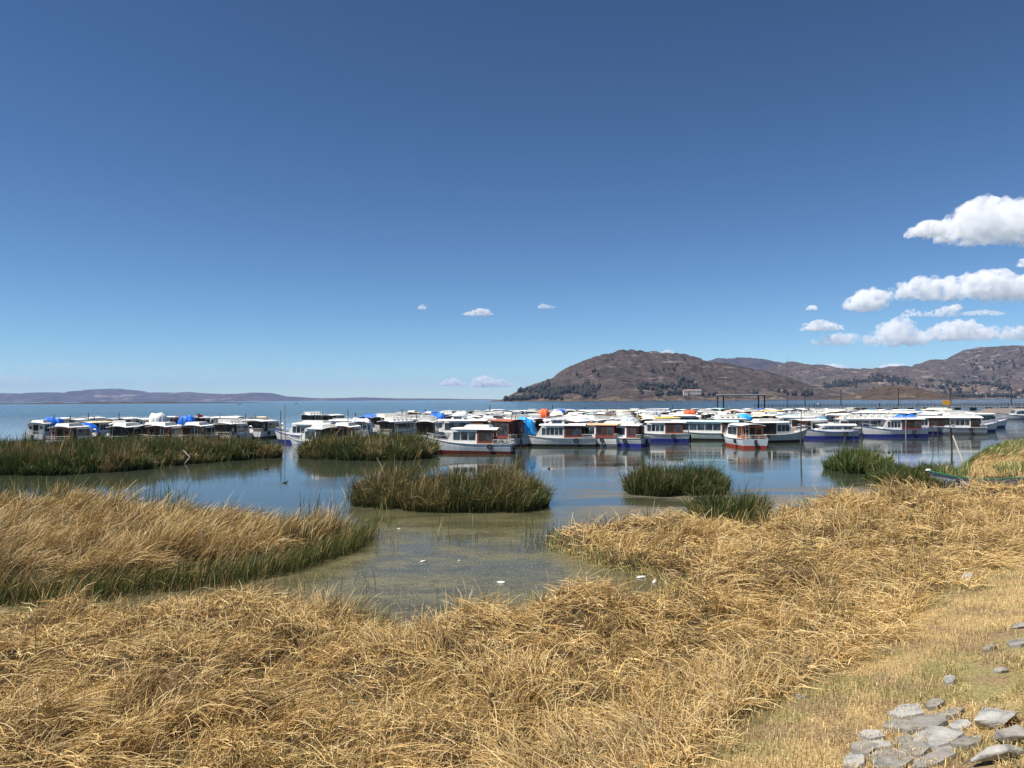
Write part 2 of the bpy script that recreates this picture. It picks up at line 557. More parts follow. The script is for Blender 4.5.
# ------------------------------------------------------------------ haze over the whole place, clouds above it
def build_haze():
    mb = MB(); mb.box(-24000, 24000, -22500, 22500, -7, 560)
    m = bpy.data.materials.new('haze_air'); m.use_nodes = True
    n = m.node_tree.nodes; l = m.node_tree.links
    n.remove(n['Principled BSDF'])
    v = n.new('ShaderNodeVolumePrincipled')
    v.inputs['Color'].default_value = (0.44, 0.58, 0.97, 1)
    v.inputs['Density'].default_value = HAZE_D
    v.inputs['Anisotropy'].default_value = 0.0
    l.new(v.outputs[0], n['Material Output'].inputs['Volume'])
    o = mb.build('haze', m)
    tag(o, 'pale blue air between the shore and the far hills', None, None, 'stuff')


HAZE_D = 0.000036
build_haze()


def cloud_mat(name, dens, H):
    m = bpy.data.materials.new(name); m.use_nodes = True
    n = m.node_tree.nodes; l = m.node_tree.links
    n.remove(n['Principled BSDF'])
    v = n.new('ShaderNodeVolumePrincipled')
    v.inputs['Color'].default_value = (1, 1, 1, 1)
    v.inputs['Anisotropy'].default_value = 0.0
    geo = n.new('ShaderNodeNewGeometry')
    nz = n.new('ShaderNodeTexNoise'); nz.inputs['Scale'].default_value = 3.2 / H; nz.inputs['Detail'].default_value = 5; nz.inputs['Roughness'].default_value = 0.62
    l.new(geo.outputs['Position'], nz.inputs['Vector'])
    mr = n.new('ShaderNodeMapRange'); mr.interpolation_type = 'SMOOTHSTEP'
    mr.inputs['From Min'].default_value = 0.43; mr.inputs['From Max'].default_value = 0.60
    mr.inputs['To Min'].default_value = 0.0; mr.inputs['To Max'].default_value = dens * 2.6
    l.new(nz.outputs['Fac'], mr.inputs['Value']); l.new(mr.outputs[0], v.inputs['Density'])
    l.new(v.outputs[0], n['Material Output'].inputs['Volume'])
    return m


_ctex = bpy.data.textures.new('billow', 'CLOUDS')
_ctex.noise_basis = 'IMPROVED_PERLIN'


def ico():
    t = (1 + 5 ** .5) / 2
    v = np.array([(-1, t, 0), (1, t, 0), (-1, -t, 0), (1, -t, 0), (0, -1, t), (0, 1, t), (0, -1, -t), (0, 1, -t), (t, 0, -1), (t, 0, 1), (-t, 0, -1), (-t, 0, 1)], float)
    v /= np.linalg.norm(v[0])
    f = [(0, 11, 5), (0, 5, 1), (0, 1, 7), (0, 7, 10), (0, 10, 11), (1, 5, 9), (5, 11, 4), (11, 10, 2), (10, 7, 6), (7, 1, 8), (3, 9, 4), (3, 4, 2), (3, 2, 6), (3, 6, 8), (3, 8, 9), (4, 9, 5), (2, 4, 11), (6, 2, 10), (8, 6, 7), (9, 8, 1)]
    for _ in range(1):
        v = list(map(tuple, v)); cache = {}; nf = []

        def mid(a, b):
            k = (min(a, b), max(a, b))
            if k not in cache:
                q = np.add(v[a], v[b]); q /= np.linalg.norm(q); v.append(tuple(q)); cache[k] = len(v) - 1
            return cache[k]
        for a, b, c in f:
            x, y, z = mid(a, b), mid(b, c), mid(c, a)
            nf += [(a, x, z), (b, y, x), (c, z, y), (x, y, z)]
        v = np.array(v); f = nf
    return v, f


ICOV, ICOF = ico()


def cloud(outline, base_py, dist, label, dens_k=2.3, seed=0, thin=1.0):
    """outline: (px, top py) along the cloud; base_py: its flat underside"""
    rnd = random.Random(seed)
    V = []; F = []
    px0, px1 = outline[0][0], outline[-1][0]
    mpp = dist / FPX
    H = max(base_py - min(t for _, t in outline), 3) * mpp
    vox = H / 34
    step = max((px1 - px0) / 46, 0.7)
    px = px0
    while px <= px1:
        top = np.interp(px, [a for a, _ in outline], [b for _, b in outline])
        h = max(base_py - top, 0.8)
        k = max(1, int(h / 4))
        for j in range(k + 1):
            r = min(h * 0.5, max(1.8, h * rnd.uniform(0.14, 0.36)))
            py = base_py - r * 0.55 - (h - r * 1.5) * (j / k) * rnd.uniform(0.75, 1.0)
            py = max(py, top + r)
            c = A(px + rnd.uniform(-1, 1) * step, py, dist)
            c[1] += rnd.uniform(-1, 1) * H * 0.55
            b = len(V)
            rr = r * mpp
            for q in ICOV:
                V.append((c[0] + q[0] * rr * 1.15, c[1] + q[1] * rr * 1.3, c[2] + q[2] * rr * 0.95))
            F += [(b + x, b + y, b + z) for x, y, z in ICOF]
        px += step * rnd.uniform(0.7, 1.3)
    o = np_mesh('cloud', np.array(V), np.array(F), cloud_mat('cloud_vapour', dens_k / H * thin, H), face_n=3)
    rm = o.modifiers.new('merge', 'REMESH'); rm.mode = 'VOXEL'; rm.voxel_size = vox
    for s_, k_ in ((0.34, 0.26), (0.15, 0.20), (0.06, 0.11)):
        t = _ctex.copy(); t.noise_scale = H * s_; t.noise_depth = 2
        d = o.modifiers.new('billow', 'DISPLACE'); d.texture = t; d.texture_coords = 'GLOBAL'
        d.strength = H * k_; d.mid_level = 0.52
    tag(o, label, 'cloud')
    return o


cloud([(942, 232), (948, 218), (958, 208), (966, 201), (974, 196), (982, 194.5), (992, 198), (1002, 200), (1012, 197), (1022, 195), (1034, 196), (1046, 203), (1060, 214), (1070, 226)], 239, 9000,
      'large puffy white cloud highest of all, cut by the picture edge', seed=1)
cloud([(908, 234), (914, 225), (922, 221), (930, 219), (938, 223), (943, 230)], 236, 9000, 'small white cloudlet beside the highest large cloud', seed=2)
cloud([(881, 290), (892, 284), (906, 279), (918, 275), (930, 273), (945, 275), (960, 274), (975, 270), (990, 268), (1004, 269), (1016, 273), (1030, 274), (1045, 282)], 298, 11000,
      'long white cloud bank with a grey flat underside', seed=3)
cloud([(843, 307), (849, 299), (858, 291), (868, 287), (877, 289), (880, 298)], 309, 11000, 'rounded white cloud at the tip of the long cloud bank', seed=4)
cloud([(802, 328), (808, 322), (820, 318), (832, 322), (842, 326)], 330, 13000, 'flat small white cloud at the tip of the lowest cloud bank', seed=5, thin=0.7)
cloud([(808, 342), (820, 334), (840, 331), (860, 333), (872, 336), (884, 325), (893, 316), (900, 317), (912, 324), (925, 331)], 344, 13000,
      'broken white cloud with a raised hump, lowest of the wide clouds', seed=6, thin=0.8)
cloud([(925, 328), (940, 322), (952, 319), (965, 318), (978, 322), (995, 327), (1010, 325), (1026, 326), (1045, 334)], 339, 13500,
      'wide low cloud bank cut by the edge above the rocky skyline', seed=7, thin=0.8)
cloud([(902, 314), (908, 308), (918, 311), (930, 312), (944, 305), (953, 306), (960, 311)], 316, 13000, 'thin ragged cloud between the two long cloud banks', seed=8, thin=0.45)
cloud([(1018, 265), (1022, 258), (1030, 256), (1040, 262)], 266, 10500, 'tiny cloud scrap just under the highest large cloud', seed=9, thin=0.6)
cloud([(806, 309), (810, 305), (815, 305), (818, 309)], 309.5, 13000, 'tiny round cloud scrap above the flat small white cloud', seed=10, thin=0.6)
cloud([(462, 314), (470, 311), (480, 307.5), (488, 309), (492, 313)], 315, 13000, 'small lone white cloud in the middle of the blue sky', seed=11, thin=0.55)
cloud([(538, 306), (542, 303), (549, 305), (556, 307)], 308, 13000, 'faint wisp of cloud beside the lone small cloud', seed=12, thin=0.25)
cloud([(418, 308), (422, 304), (427, 308)], 309, 13000, 'faintest cloud wisp in the blue sky', seed=13, thin=0.3)
cloud([(437, 384), (446, 379), (454, 377), (461, 380), (467, 384)], 385.5, 42000, 'low cloud over the horizon, smaller of a pair', seed=14, thin=0.7)
cloud([(469, 385), (476, 377), (483, 374.5), (492, 377), (503, 379), (514, 384)], 386.5, 42000, 'low cloud over the horizon, larger of a pair by the hill foot', seed=15, thin=0.9)
cloud([(816, 367), (824, 364), (836, 363), (847, 367)], 370, 30000, 'flat pale cloud peeping over the skyline of the mountain', seed=16, thin=0.8)
cloud([(866, 372), (876, 367), (888, 363), (900, 363), (908, 368)], 374, 30000, 'pale cloud standing behind the round summit knob', seed=17, thin=0.9)

cloud([(-60, 378), (-20, 372), (20, 371), (60, 375), (110, 378), (160, 381)], 386, 30000, 'faint broad veil of cloud low over the violet hills', seed=20, thin=0.10)
cloud([(20, 364), (60, 361), (100, 363), (150, 366)], 370, 30000, 'thin pale streak of cloud above the violet hills', seed=21, thin=0.10)
cloud([(300, 381), (340, 378), (390, 379), (430, 383)], 388, 30000, 'faint flat veil of cloud over the open horizon', seed=22, thin=0.10)
cloud([(660, 352), (668, 349), (676, 352)], 353, 16000, 'tiny faint cloud over the saddle of the hills', seed=23, thin=0.35)
cloud([(950, 307), (956, 303), (962, 308)], 309, 13000, 'tiny cloud scrap beside the thin ragged cloud', seed=24, thin=0.5)
cloud([(960, 312), (985, 309), (1004, 312)], 315, 13000, 'small faint cloud trailing the thin ragged cloud', seed=25, thin=0.3)
# ================================================================== THE SHORE: ground, embankment, reed mats
S0 = W(800, 768, 1.0)[:2]
S1 = W(1024, 575, 1.0)[:2]
_sdir = (S1 - S0) / np.linalg.norm(S1 - S0)
_sn = np.array([_sdir[1], -_sdir[0]])


def s_of(x, y):
    return (x - S0[0]) * _sn[0] + (y - S0[1]) * _sn[1]


MAT = wp([(-260, 640), (-60, 628), (0, 625), (60, 616), (120, 610), (200, 607), (280, 606), (340, 608), (372, 622), (385, 640), (405, 641), (430, 634), (480, 622),
          (520, 616), (560, 610), (600, 605), (645, 600), (674, 592), (645, 577), (600, 568), (566, 557), (545, 548), (548, 541), (600, 537), (640, 534), (690, 535),
          (712, 534), (735, 533), (760, 524), (800, 512), (850, 502), (900, 503), (940, 500), (985, 494), (1024, 492), (1130, 488), (1350, 486)]) + [np.array([60, 20]), np.array([30, -8]), np.array([-14, -8])]
BANK = wp([(-260, 600), (-80, 606), (0, 608), (60, 604), (110, 598), (150, 592), (230, 584), (290, 572), (335, 557), (362, 548), (376, 536), (355, 536), (320, 536), (260, 528), (200, 523),
           (130, 519), (100, 512), (60, 510), (0, 508), (-80, 506), (-260, 505)])
RIGHTBED = wp([(948, 490), (938, 480), (957, 466), (972, 458), (990, 452), (1015, 447), (1060, 442), (1150, 440), (1400, 445), (1400, 482), (1150, 486), (1024, 488), (985, 492)])
BEDS = {
    'back_left': wp([(-260, 462), (-120, 470), (0, 475), (40, 476), (90, 473), (130, 471), (160, 467), (200, 463), (240, 460), (275, 458), (277, 455), (240, 451), (190, 450), (120, 452), (60, 454), (0, 456), (-120, 452), (-260, 450)]),
    'back_mid': wp([(305, 458), (330, 460), (370, 461), (405, 460), (428, 458), (436, 454), (428, 450), (400, 449), (350, 449), (308, 452)]),
    'mid_island': wp([(352, 503), (380, 509), (430, 512), (480, 513), (520, 511), (543, 506), (546, 499), (520, 495), (470, 494), (400, 494), (358, 497)]),
    'mid_right': wp([(626, 492), (650, 496), (690, 497), (722, 495), (730, 490), (720, 485), (690, 484), (650, 484), (630, 486)]),
    'near_right': wp([(700, 531), (730, 536), (762, 532), (772, 524), (760, 514), (730, 511), (704, 516)]),
    'right_green': wp([(828, 470), (850, 474), (880, 473), (887, 468), (870, 464), (840, 464)]),
    'right_low': wp([(868, 484), (900, 488), (940, 488), (960, 482), (950, 474), (910, 474), (880, 476)]),
}


def ground_h(x, y):
    x = np.asarray(x, float); y = np.asarray(y, float)
    h = np.full(x.shape, -0.9)
    dm = sdf(MAT, x, y)
    lump = (fbm(x / 1.5, y / 1.5, 3, 3) - 0.5) * 1.05 + (fbm(x / 4.0, y / 4.0, 8, 3) - 0.5) * 0.5
    h = np.maximum(h, -0.9 + sstep(-0.7, 0.9, dm) * (1.22 + lump))
    for P, top, lk in ((BANK, 0.32, 0.85), (RIGHTBED, 0.35, 0.5)):
        d = sdf(P, x, y)
        h = np.maximum(h, -0.9 + sstep(-0.2, 1.6, d) * (0.9 + top + lump * lk))
    for P in BEDS.values():
        d = sdf(P, x, y)
        h = np.maximum(h, -0.9 + sstep(-0.5, 0.8, d) * (0.95 + lump * 0.1))
    s = s_of(x, y) + (fbm(x / 3.0, y / 3.0, 21, 3) - 0.5) * 0.5
    e = np.interp(s, [-6, -3.0, -1.0, 0.4, 1.2, 2.1, 2.9, 3.8, 5.2, 12, 16], [-0.9, 0.35, 0.86, 1.06, 1.24, 1.52, 2.2, 3.30, 3.4, 3.4, 1.0])
    e = e + (fbm(x / 0.7, y / 0.7, 33, 3) - 0.5) * 0.07
    return np.where(s > -3.0, np.maximum(h * (s < -1.0) + (s >= -1.0) * -9, e), np.maximum(h, e))


def gh(x, y):
    return float(ground_h(np.array([x]), np.array([y]))[0])


def G(px, py):
    """where the line of sight meets the ground"""
    d = ray(px, py); d = d / np.linalg.norm(d)
    ts = np.linspace(2.0, 60, 4000)
    P = np.array([0, 0, CAM_H])[None] + ts[:, None] * d[None]
    g = np.maximum(ground_h(P[:, 0], P[:, 1]), 0)
    i = int(np.argmax(P[:, 2] <= g))
    return P[i]


def soil_material():
    m, n, l, p = new_mat('straw_soil')
    geo = n.new('ShaderNodeNewGeometry')
    at = n.new('ShaderNodeVertexColor'); at.layer_name = 'col'
    def noise(scale, det, rough=0.7):
        k = n.new('ShaderNodeTexNoise'); k.inputs['Scale'].default_value = scale
        k.inputs['Detail'].default_value = det; k.inputs['Roughness'].default_value = rough
        l.new(geo.outputs['Position'], k.inputs['Vector']); return k.outputs['Fac']
    def ramp(src, a, b):
        r = n.new('ShaderNodeMapRange'); r.interpolation_type = 'SMOOTHSTEP'
        r.inputs['From Min'].default_value = a; r.inputs['From Max'].default_value = b
        l.new(src, r.inputs['Value']); return r.outputs[0]
    def mixc(f, a, b, bt='MIX'):
        k = n.new('ShaderNodeMix'); k.data_type = 'RGBA'; k.blend_type = bt
        if isinstance(f, float): k.inputs[0].default_value = f
        else: l.new(f, k.inputs[0])
        for i, v in ((6, a), (7, b)):
            if isinstance(v, tuple): k.inputs[i].default_value = (*v, 1)
            else: l.new(v, k.inputs[i])
        return k.outputs[2]
    grain = noise(26, 6, 0.75)
    v = mixc(ramp(grain, 0.36, 0.62), (0.50, 0.50, 0.50), (1.35, 1.32, 1.25))
    c = mixc(1.0, at.outputs['Color'], v, 'MULTIPLY')
    c = mixc(ramp(noise(75, 3, 0.8), 0.60, 0.66), c, (0.50, 0.42, 0.26))
    l.new(c, p.inputs['Base Color']); p.inputs['Roughness'].default_value = 0.95
    p.inputs['Specular IOR Level'].default_value = 0.15
    b = n.new('ShaderNodeBump'); b.inputs['Strength'].default_value = 0.9; b.inputs['Distance'].default_value = 0.03
    l.new(grain, b.inputs['Height']); l.new(b.outputs[0], p.inputs['Normal'])
    return m


def build_ground():
    def axis(a, b, n0, fine_a, fine_b, d):
        return np.concatenate([np.linspace(a, fine_a, n0, endpoint=False), np.arange(fine_a, fine_b, d), np.linspace(fine_b, b, n0)])
    xs = axis(-70, 110, 60, -14, 16, 0.11)
    ys = axis(-14, 90, 90, 3, 30, 0.11)
    X, Y = np.meshgrid(xs, ys)
    Z = ground_h(X, Y)
    s = s_of(X, Y)
    lawn = sstep(-1.6, -0.8, s + (fbm(X, Y, 77, 3) - 0.5) * 1.2)
    straw = np.array([0.060, 0.040, 0.022]); dry = np.array([0.43, 0.315, 0.155]); green = np.array([0.27, 0.23, 0.10]); bare = np.array([0.27, 0.19, 0.11])
    g = sstep(0.46, 0.62, fbm(X / 1.3, Y / 1.3, 91, 4, 0.6))[..., None]
    q = sstep(0.50, 0.66, fbm(X / 0.8, Y / 0.8, 95, 4, 0.6))[..., None]
    L = dry * (1 - g) + green * g
    L = L * (1 - q) + bare * q
    mud = np.array([0.075, 0.068, 0.035])
    M = np.where((Z < 0.12)[..., None], mud, straw)
    C = M * (1 - lawn[..., None]) + L * lawn[..., None]
    o = np_mesh('ground', np.stack([X, Y, Z], -1), grid_faces(len(xs), len(ys)), soil_material(), colors=C, smooth=True)
    tag(o, 'dry grassy shore and sloping embankment beside the lake', None, None, 'structure')


build_ground()


def reed_material(name, transl=0.14, rough=0.55, spec=0.3):
    m, n, l, p = new_mat(name)
    at = n.new('ShaderNodeVertexColor'); at.layer_name = 'col'
    l.new(at.outputs['Color'], p.inputs['Base Color'])
    p.inputs['Roughness'].default_value = rough
    p.inputs['Specular IOR Level'].default_value = spec
    tr = n.new('ShaderNodeBsdfTranslucent'); l.new(at.outputs['Color'], tr.inputs['Color'])
    mx = n.new('ShaderNodeMixShader'); mx.inputs[0].default_value = transl
    l.new(p.outputs[0], mx.inputs[1]); l.new(tr.outputs[0], mx.inputs[2])
    l.new(mx.outputs[0], n['Material Output'].inputs['Surface'])
    return m


M_REED = reed_material('reed_stalk')

STRAW = np.array([(0.72, 0.51, 0.20), (0.80, 0.61, 0.29), (0.60, 0.35, 0.11), (0.84, 0.69, 0.38), (0.40, 0.25, 0.10), (0.70, 0.42, 0.13), (0.16, 0.10, 0.05)])
STRAW_P = np.array([0.25, 0.22, 0.14, 0.13, 0.10, 0.09, 0.07])
GREEN = np.array([(0.052, 0.086, 0.018), (0.078, 0.112, 0.026), (0.036, 0.060, 0.015), (0.105, 0.125, 0.032)])
BROWN = np.array([(0.26, 0.17, 0.065), (0.20, 0.12, 0.045), (0.33, 0.22, 0.09), (0.15, 0.10, 0.04)])


def pick(pal, n, p=None):
    i = rng.choice(len(pal), n, p=p)
    return pal[i] * rng.uniform(0.82, 1.18, (n, 1))


class Blades:
    def __init__(s):
        s.V = []; s.F = []; s.C = []; s.n = 0

    def add(s, P, L, az, th0, th1, w, cb, ct, seg=4, twist=0.35, power=1.2, floor=True, cpow=1.0):
        n = len(L)
        if n == 0: return
        t = np.linspace(0, 1, seg + 1)
        tw = rng.normal(0, twist, n)
        pos = np.zeros((n, seg + 1, 3)); pos[:, 0] = P
        T = np.zeros((n, seg + 1, 3))
        for k in range(seg + 1):
            tm = t[k]
            th = th0 + (th1 - th0) * tm ** power
            a = az + tw * tm
            T[:, k] = np.stack([np.sin(th) * np.sin(a), np.sin(th) * np.cos(a), np.cos(th)], -1)
            if k:
                pos[:, k] = pos[:, k - 1] + (T[:, k - 1] + T[:, k]) * 0.5 * (L / seg)[:, None]
        if floor:
            lim = P[:, 2][:, None] + rng.uniform(0.0, 0.10, n)[:, None]
            pos[:, 1:, 2] = np.maximum(pos[:, 1:, 2], lim)
        rv = rng.normal(0, 1, (n, 3)); rv /= np.linalg.norm(rv, axis=1, keepdims=True)
        sd = np.cross(T, rv[:, None, :]); sd /= (np.linalg.norm(sd, axis=2, keepdims=True) + 1e-6)
        wid = w[:, None] * (1 - 0.75 * t[None] ** 2.5) * 0.5
        V = np.stack([pos - sd * wid[..., None], pos + sd * wid[..., None]], 2)      # n, seg+1, 2, 3
        tt = (t ** cpow)[None, :, None, None]
        C = cb[:, None, None, :] * (1 - tt) + ct[:, None, None, :] * tt
        C = np.broadcast_to(C, (n, seg + 1, 2, 3))
        b = s.n + (np.arange(n) * (seg + 1) * 2)[:, None] + (np.arange(seg) * 2)[None]
        F = np.stack([b, b + 1, b + 3, b + 2], -1).reshape(-1, 4)
        s.V.append(V.reshape(-1, 3).astype(np.float32)); s.F.append(F.astype(np.int32)); s.C.append(C.reshape(-1, 3).astype(np.float32))
        s.n += n * (seg + 1) * 2

    def build(s, name, label, cat=None, kind='stuff', group=None):
        o = np_mesh(name, np.concatenate(s.V), np.concatenate(s.F), M_REED, colors=np.concatenate(s.C))
        tag(o, label, cat, group, kind)
        return o


def scatter(poly, rho, yref=10.0, power=1.4, margin=0.0, xr=None, test=None):
    """random points in a polygon, thinning with distance"""
    P = np.array(poly)
    x0, y0 = P.min(0); x1, y1 = P.max(0)
    if xr: x0, x1, y0, y1 = max(x0, xr[0]), min(x1, xr[1]), max(y0, xr[2]), min(y1, xr[3])
    out = []
    yb = np.arange(y0, y1, 2.0)
    for a in yb:
        b = min(a + 2.0, y1)
        d = rho * min(1.0, (yref / max((a + b) / 2, 1))) ** power
        n = rng.poisson(d * (b - a) * (x1 - x0))
        if n == 0: continue
        x = rng.uniform(x0, x1, n); y = rng.uniform(a, b, n)
        vis = (np.abs(x) < 0.80 * y + 3.5)
        x, y = x[vis], y[vis]
        sd = sdf(poly, x, y)
        k = sd > margin
        if test is not None: k &= test(x, y)
        out.append(np.stack([x[k], y[k], sd[k]], -1))
    return np.concatenate(out)


def dirfield(x, y, seed, base, amp, scale=3.0):
    return base + (fbm(x / scale, y / scale, seed, 3) - 0.5) * 2 * amp


def wid(y, k=0.0125, m=0.00066):
    return np.maximum(k, m * y * rng.uniform(0.85, 1.5, len(y)))


def mat_test(x, y):
    s = s_of(x, y) + (fbm(x / 1.1, y / 1.1, 61, 3) - 0.5) * 1.6
    return s < -1.0


# ---- the golden mat of laid-down reeds
B = Blades()
clump = scatter(MAT, 5.5, 9.0, 1.15, 0.05, (-20, 34, 5.5, 60), mat_test)
nc = len(clump)
c_az = dirfield(clump[:, 0], clump[:, 1], 101, R(70), R(200), 3.0) + rng.normal(0, R(48), nc)
c_up = rng.random(nc) * 0.6 + sstep(0.42, 0.68, fbm(clump[:, 0] / 2.2, clump[:, 1] / 2.2, 55, 3)) * 0.55      # how far a sheaf still stands
c_len = rng.uniform(0.40, 0.92, nc) * (0.85 + 0.45 * sstep(10, 26, clump[:, 1]))
c_n = rng.poisson(np.where(clump[:, 1] < 14, 62, 52))
c_tone = fbm(clump[:, 0] / 2.6, clump[:, 1] / 2.6, 71, 3)
idx = np.repeat(np.arange(nc), c_n)
sp = 0.17 * (1 + 0.035 * clump[idx, 1])
px_ = clump[idx, 0] + rng.normal(0, 1, len(idx)) * sp; py_ = clump[idx, 1] + rng.normal(0, 1, len(idx)) * sp
keep = (sdf(MAT, px_, py_) > -0.05) & mat_test(px_, py_)
hole = fbm(px_ / 0.42, py_ / 0.42, 88, 2) + 0.15 * fbm(px_ / 2.5, py_ / 2.5, 89, 2)
keep &= (hole < 0.575) | (rng.random(len(idx)) < 0.18)
idx, px_, py_ = idx[keep], px_[keep], py_[keep]
gz = ground_h(px_, py_)
n_ = len(idx)
up = c_up[idx]
az = c_az[idx] + rng.normal(0, R(36), n_)
th0 = np.clip(R(66) - up * R(58) + rng.normal(0, R(13), n_), R(2), R(100))
th1 = np.clip(R(112) - up * R(34) + rng.normal(0, R(14), n_), R(10), R(135))
Ln = c_len[idx] * rng.uniform(0.55, 1.15, n_)
tone = c_tone[idx][:, None]
cb = pick(STRAW, n_, STRAW_P); ct = pick(STRAW, n_, STRAW_P)
pale = np.array([0.84, 0.60, 0.26]); deep = np.array([0.68, 0.44, 0.14])
mixk = np.clip((tone - 0.35) / 0.35, 0, 1)
tint = pale * mixk + deep * (1 - mixk)
dk = (1 - 0.66 * sstep(0.50, 0.64, fbm(px_ / 0.8, py_ / 1.1, 207, 3, 0.6)))[:, None] * (1 - 0.12 * sstep(0.45, 0.62, fbm(px_ / 4.5, py_ / 4.5, 209, 3)))[:, None]
mauve = np.array([1.0, 0.93, 0.95])
cb = (cb * 0.32 + tint * 0.14) * dk; ct = (ct * 0.68 + tint * 0.34) * dk * np.where(dk < 0.75, mauve, 1.0)  # stem bases are brown; darkened further to paint in the mat's deep shade
near_grey = (sstep(-3.6, -1.2, s_of(px_, py_)) * (py_ < 12))[:, None]                 # paler trampled straw beside the lawn
ct = ct * (1 - 0.35 * near_grey) + np.array([0.60, 0.50, 0.34]) * 0.35 * near_grey
nearm = py_ < 13
P3 = np.stack([px_, py_, gz + rng.uniform(-0.03, 0.10, n_)], -1)
for msk, seg in ((nearm, 5), (~nearm, 4)):
    B.add(P3[msk], Ln[msk], az[msk], th0[msk], th1[msk], wid(py_[msk]), cb[msk], ct[msk], seg)
# long combed sheaves lying on top
q = scatter(MAT, 0.50, 9.0, 0.8, 0.2, (-20, 34, 5.5, 60), mat_test)
for cx, cyy, _d in q:
    n_ = int(rng.integers(45, 85)); a0 = float(dirfield(np.array(cx), np.array(cyy), 101, R(70), R(200), 3.0)) + rng.normal(0, 0.5)
    xx = cx + rng.normal(0, 0.20, n_); yy = cyy + rng.normal(0, 0.20, n_); tn = rng.uniform(0.8, 1.1)
    kk_ = mat_test(xx, yy); xx, yy = xx[kk_], yy[kk_]; n_ = len(xx)
    if n_ < 5: continue
    B.add(np.stack([xx, yy, ground_h(xx, yy) + rng.uniform(0.02, 0.2, n_)], -1), rng.uniform(0.55, 1.1, n_), a0 + rng.normal(0, R(14), n_), np.clip(rng.normal(R(58), R(8), n_), 0.3, 1.5), rng.normal(R(104), R(8), n_),
          wid(yy), pick(STRAW, n_, STRAW_P) * 0.5 * tn, (pick(STRAW, n_, STRAW_P) * 0.6 + pale * 0.4) * tn, 5, twist=0.15)
# loose straws lying every way
q = scatter(MAT, 260, 9.0, 1.2, 0.0, (-20, 34, 5.5, 60), mat_test)
n_ = len(q)
B.add(np.stack([q[:, 0], q[:, 1], ground_h(q[:, 0], q[:, 1]) + rng.uniform(0.02, 0.22, n_)], -1), rng.uniform(0.2, 0.6, n_), rng.uniform(0, 6.283, n_),
      rng.uniform(R(55), R(95), n_), rng.uniform(R(75), R(120), n_), wid(q[:, 1], 0.007), pick(STRAW, n_, STRAW_P), pick(STRAW, n_, STRAW_P), 3)
# thin standing stems
q = scatter(MAT, 30, 9.0, 0.9, 0.0, (-20, 34, 5.5, 60), mat_test)
n_ = len(q)
B.add(np.stack([q[:, 0], q[:, 1], ground_h(q[:, 0], q[:, 1])], -1), rng.uniform(0.35, 0.95, n_), rng.uniform(0, 6.283, n_),
      np.abs(rng.normal(0, R(14), n_)), np.abs(rng.normal(R(30), R(28), n_)), wid(q[:, 1], 0.006), pick(BROWN, n_), pick(STRAW, n_, STRAW_P), 4)
# green and brown stalks along the water's edge of the mat
q = scatter(MAT, 620, 9.0, 1.0, -0.15, (-20, 34, 8, 60), lambda x, y: mat_test(x, y) & (sdf(MAT, x, y) < 0.40) & ((fbm(x / 0.9, y / 0.9, 44, 3) > 0.45) | ((x > 0) & (y > 16))))
n_ = len(q)
B.add(np.stack([q[:, 0], q[:, 1], np.minimum(ground_h(q[:, 0], q[:, 1]), 0.1) - 0.1], -1), rng.uniform(0.45, 0.95, n_), dirfield(q[:, 0], q[:, 1], 12, R(60), R(200)),
      np.abs(rng.normal(R(8), R(9), n_)), rng.uniform(R(20), R(110), n_), wid(q[:, 1]), pick(GREEN, n_) * 1.0, np.where((rng.random(n_) < 0.55)[:, None], pick(GREEN, n_) * 1.5, pick(STRAW, n_, STRAW_P)), 4, cpow=1.4)
B.build('dry_reeds', 'matted golden dry reeds lying over the near shore')


# ---- a lawn of short dry grass on the embankment foot
LB = Blades()
lawn_poly = [S0 + _sdir * a + _sn * b for a, b in ((-10, -2.6), (24, -2.6), (24, 4.5), (-10, 4.5))]
q = scatter(lawn_poly, 1500, 7.0, 1.5, 0.0, (-6, 26, 3.0, 34), lambda x, y: (s_of(x, y) > -2.2))
n_ = len(q); ss = s_of(q[:, 0], q[:, 1])
gk = (sstep(0.44, 0.6, fbm(q[:, 0] / 1.3, q[:, 1] / 1.3, 91, 4, 0.6)) * 0.45 > rng.random(n_)) * 1.0
lc = np.where(gk[:, None] > 0.5, np.array([0.26, 0.245, 0.10]), np.array([0.62, 0.455, 0.20])) * rng.uniform(0.6, 1.3, (n_, 1))
tuft = fbm(q[:, 0] / 0.30, q[:, 1] / 0.30, 17, 3)
kk = (ss < 0.6) | (tuft > 0.47)
q, lc, ss, tuft = q[kk], lc[kk], ss[kk], tuft[kk]; n_ = len(q)
LB.add(np.stack([q[:, 0], q[:, 1], ground_h(q[:, 0], q[:, 1]) - 0.005], -1), rng.uniform(0.015, 0.045, n_) * (1 + 1.0 * sstep(0.4, 1.0, ss)), rng.uniform(0, 6.283, n_),
       rng.uniform(R(58), R(92), n_), rng.uniform(R(80), R(115), n_), wid(q[:, 1], 0.008, 0.0005), lc * 0.85, lc, 2)
LB.build('short_grass', 'short dry lawn with greenish patches between mat and stones')


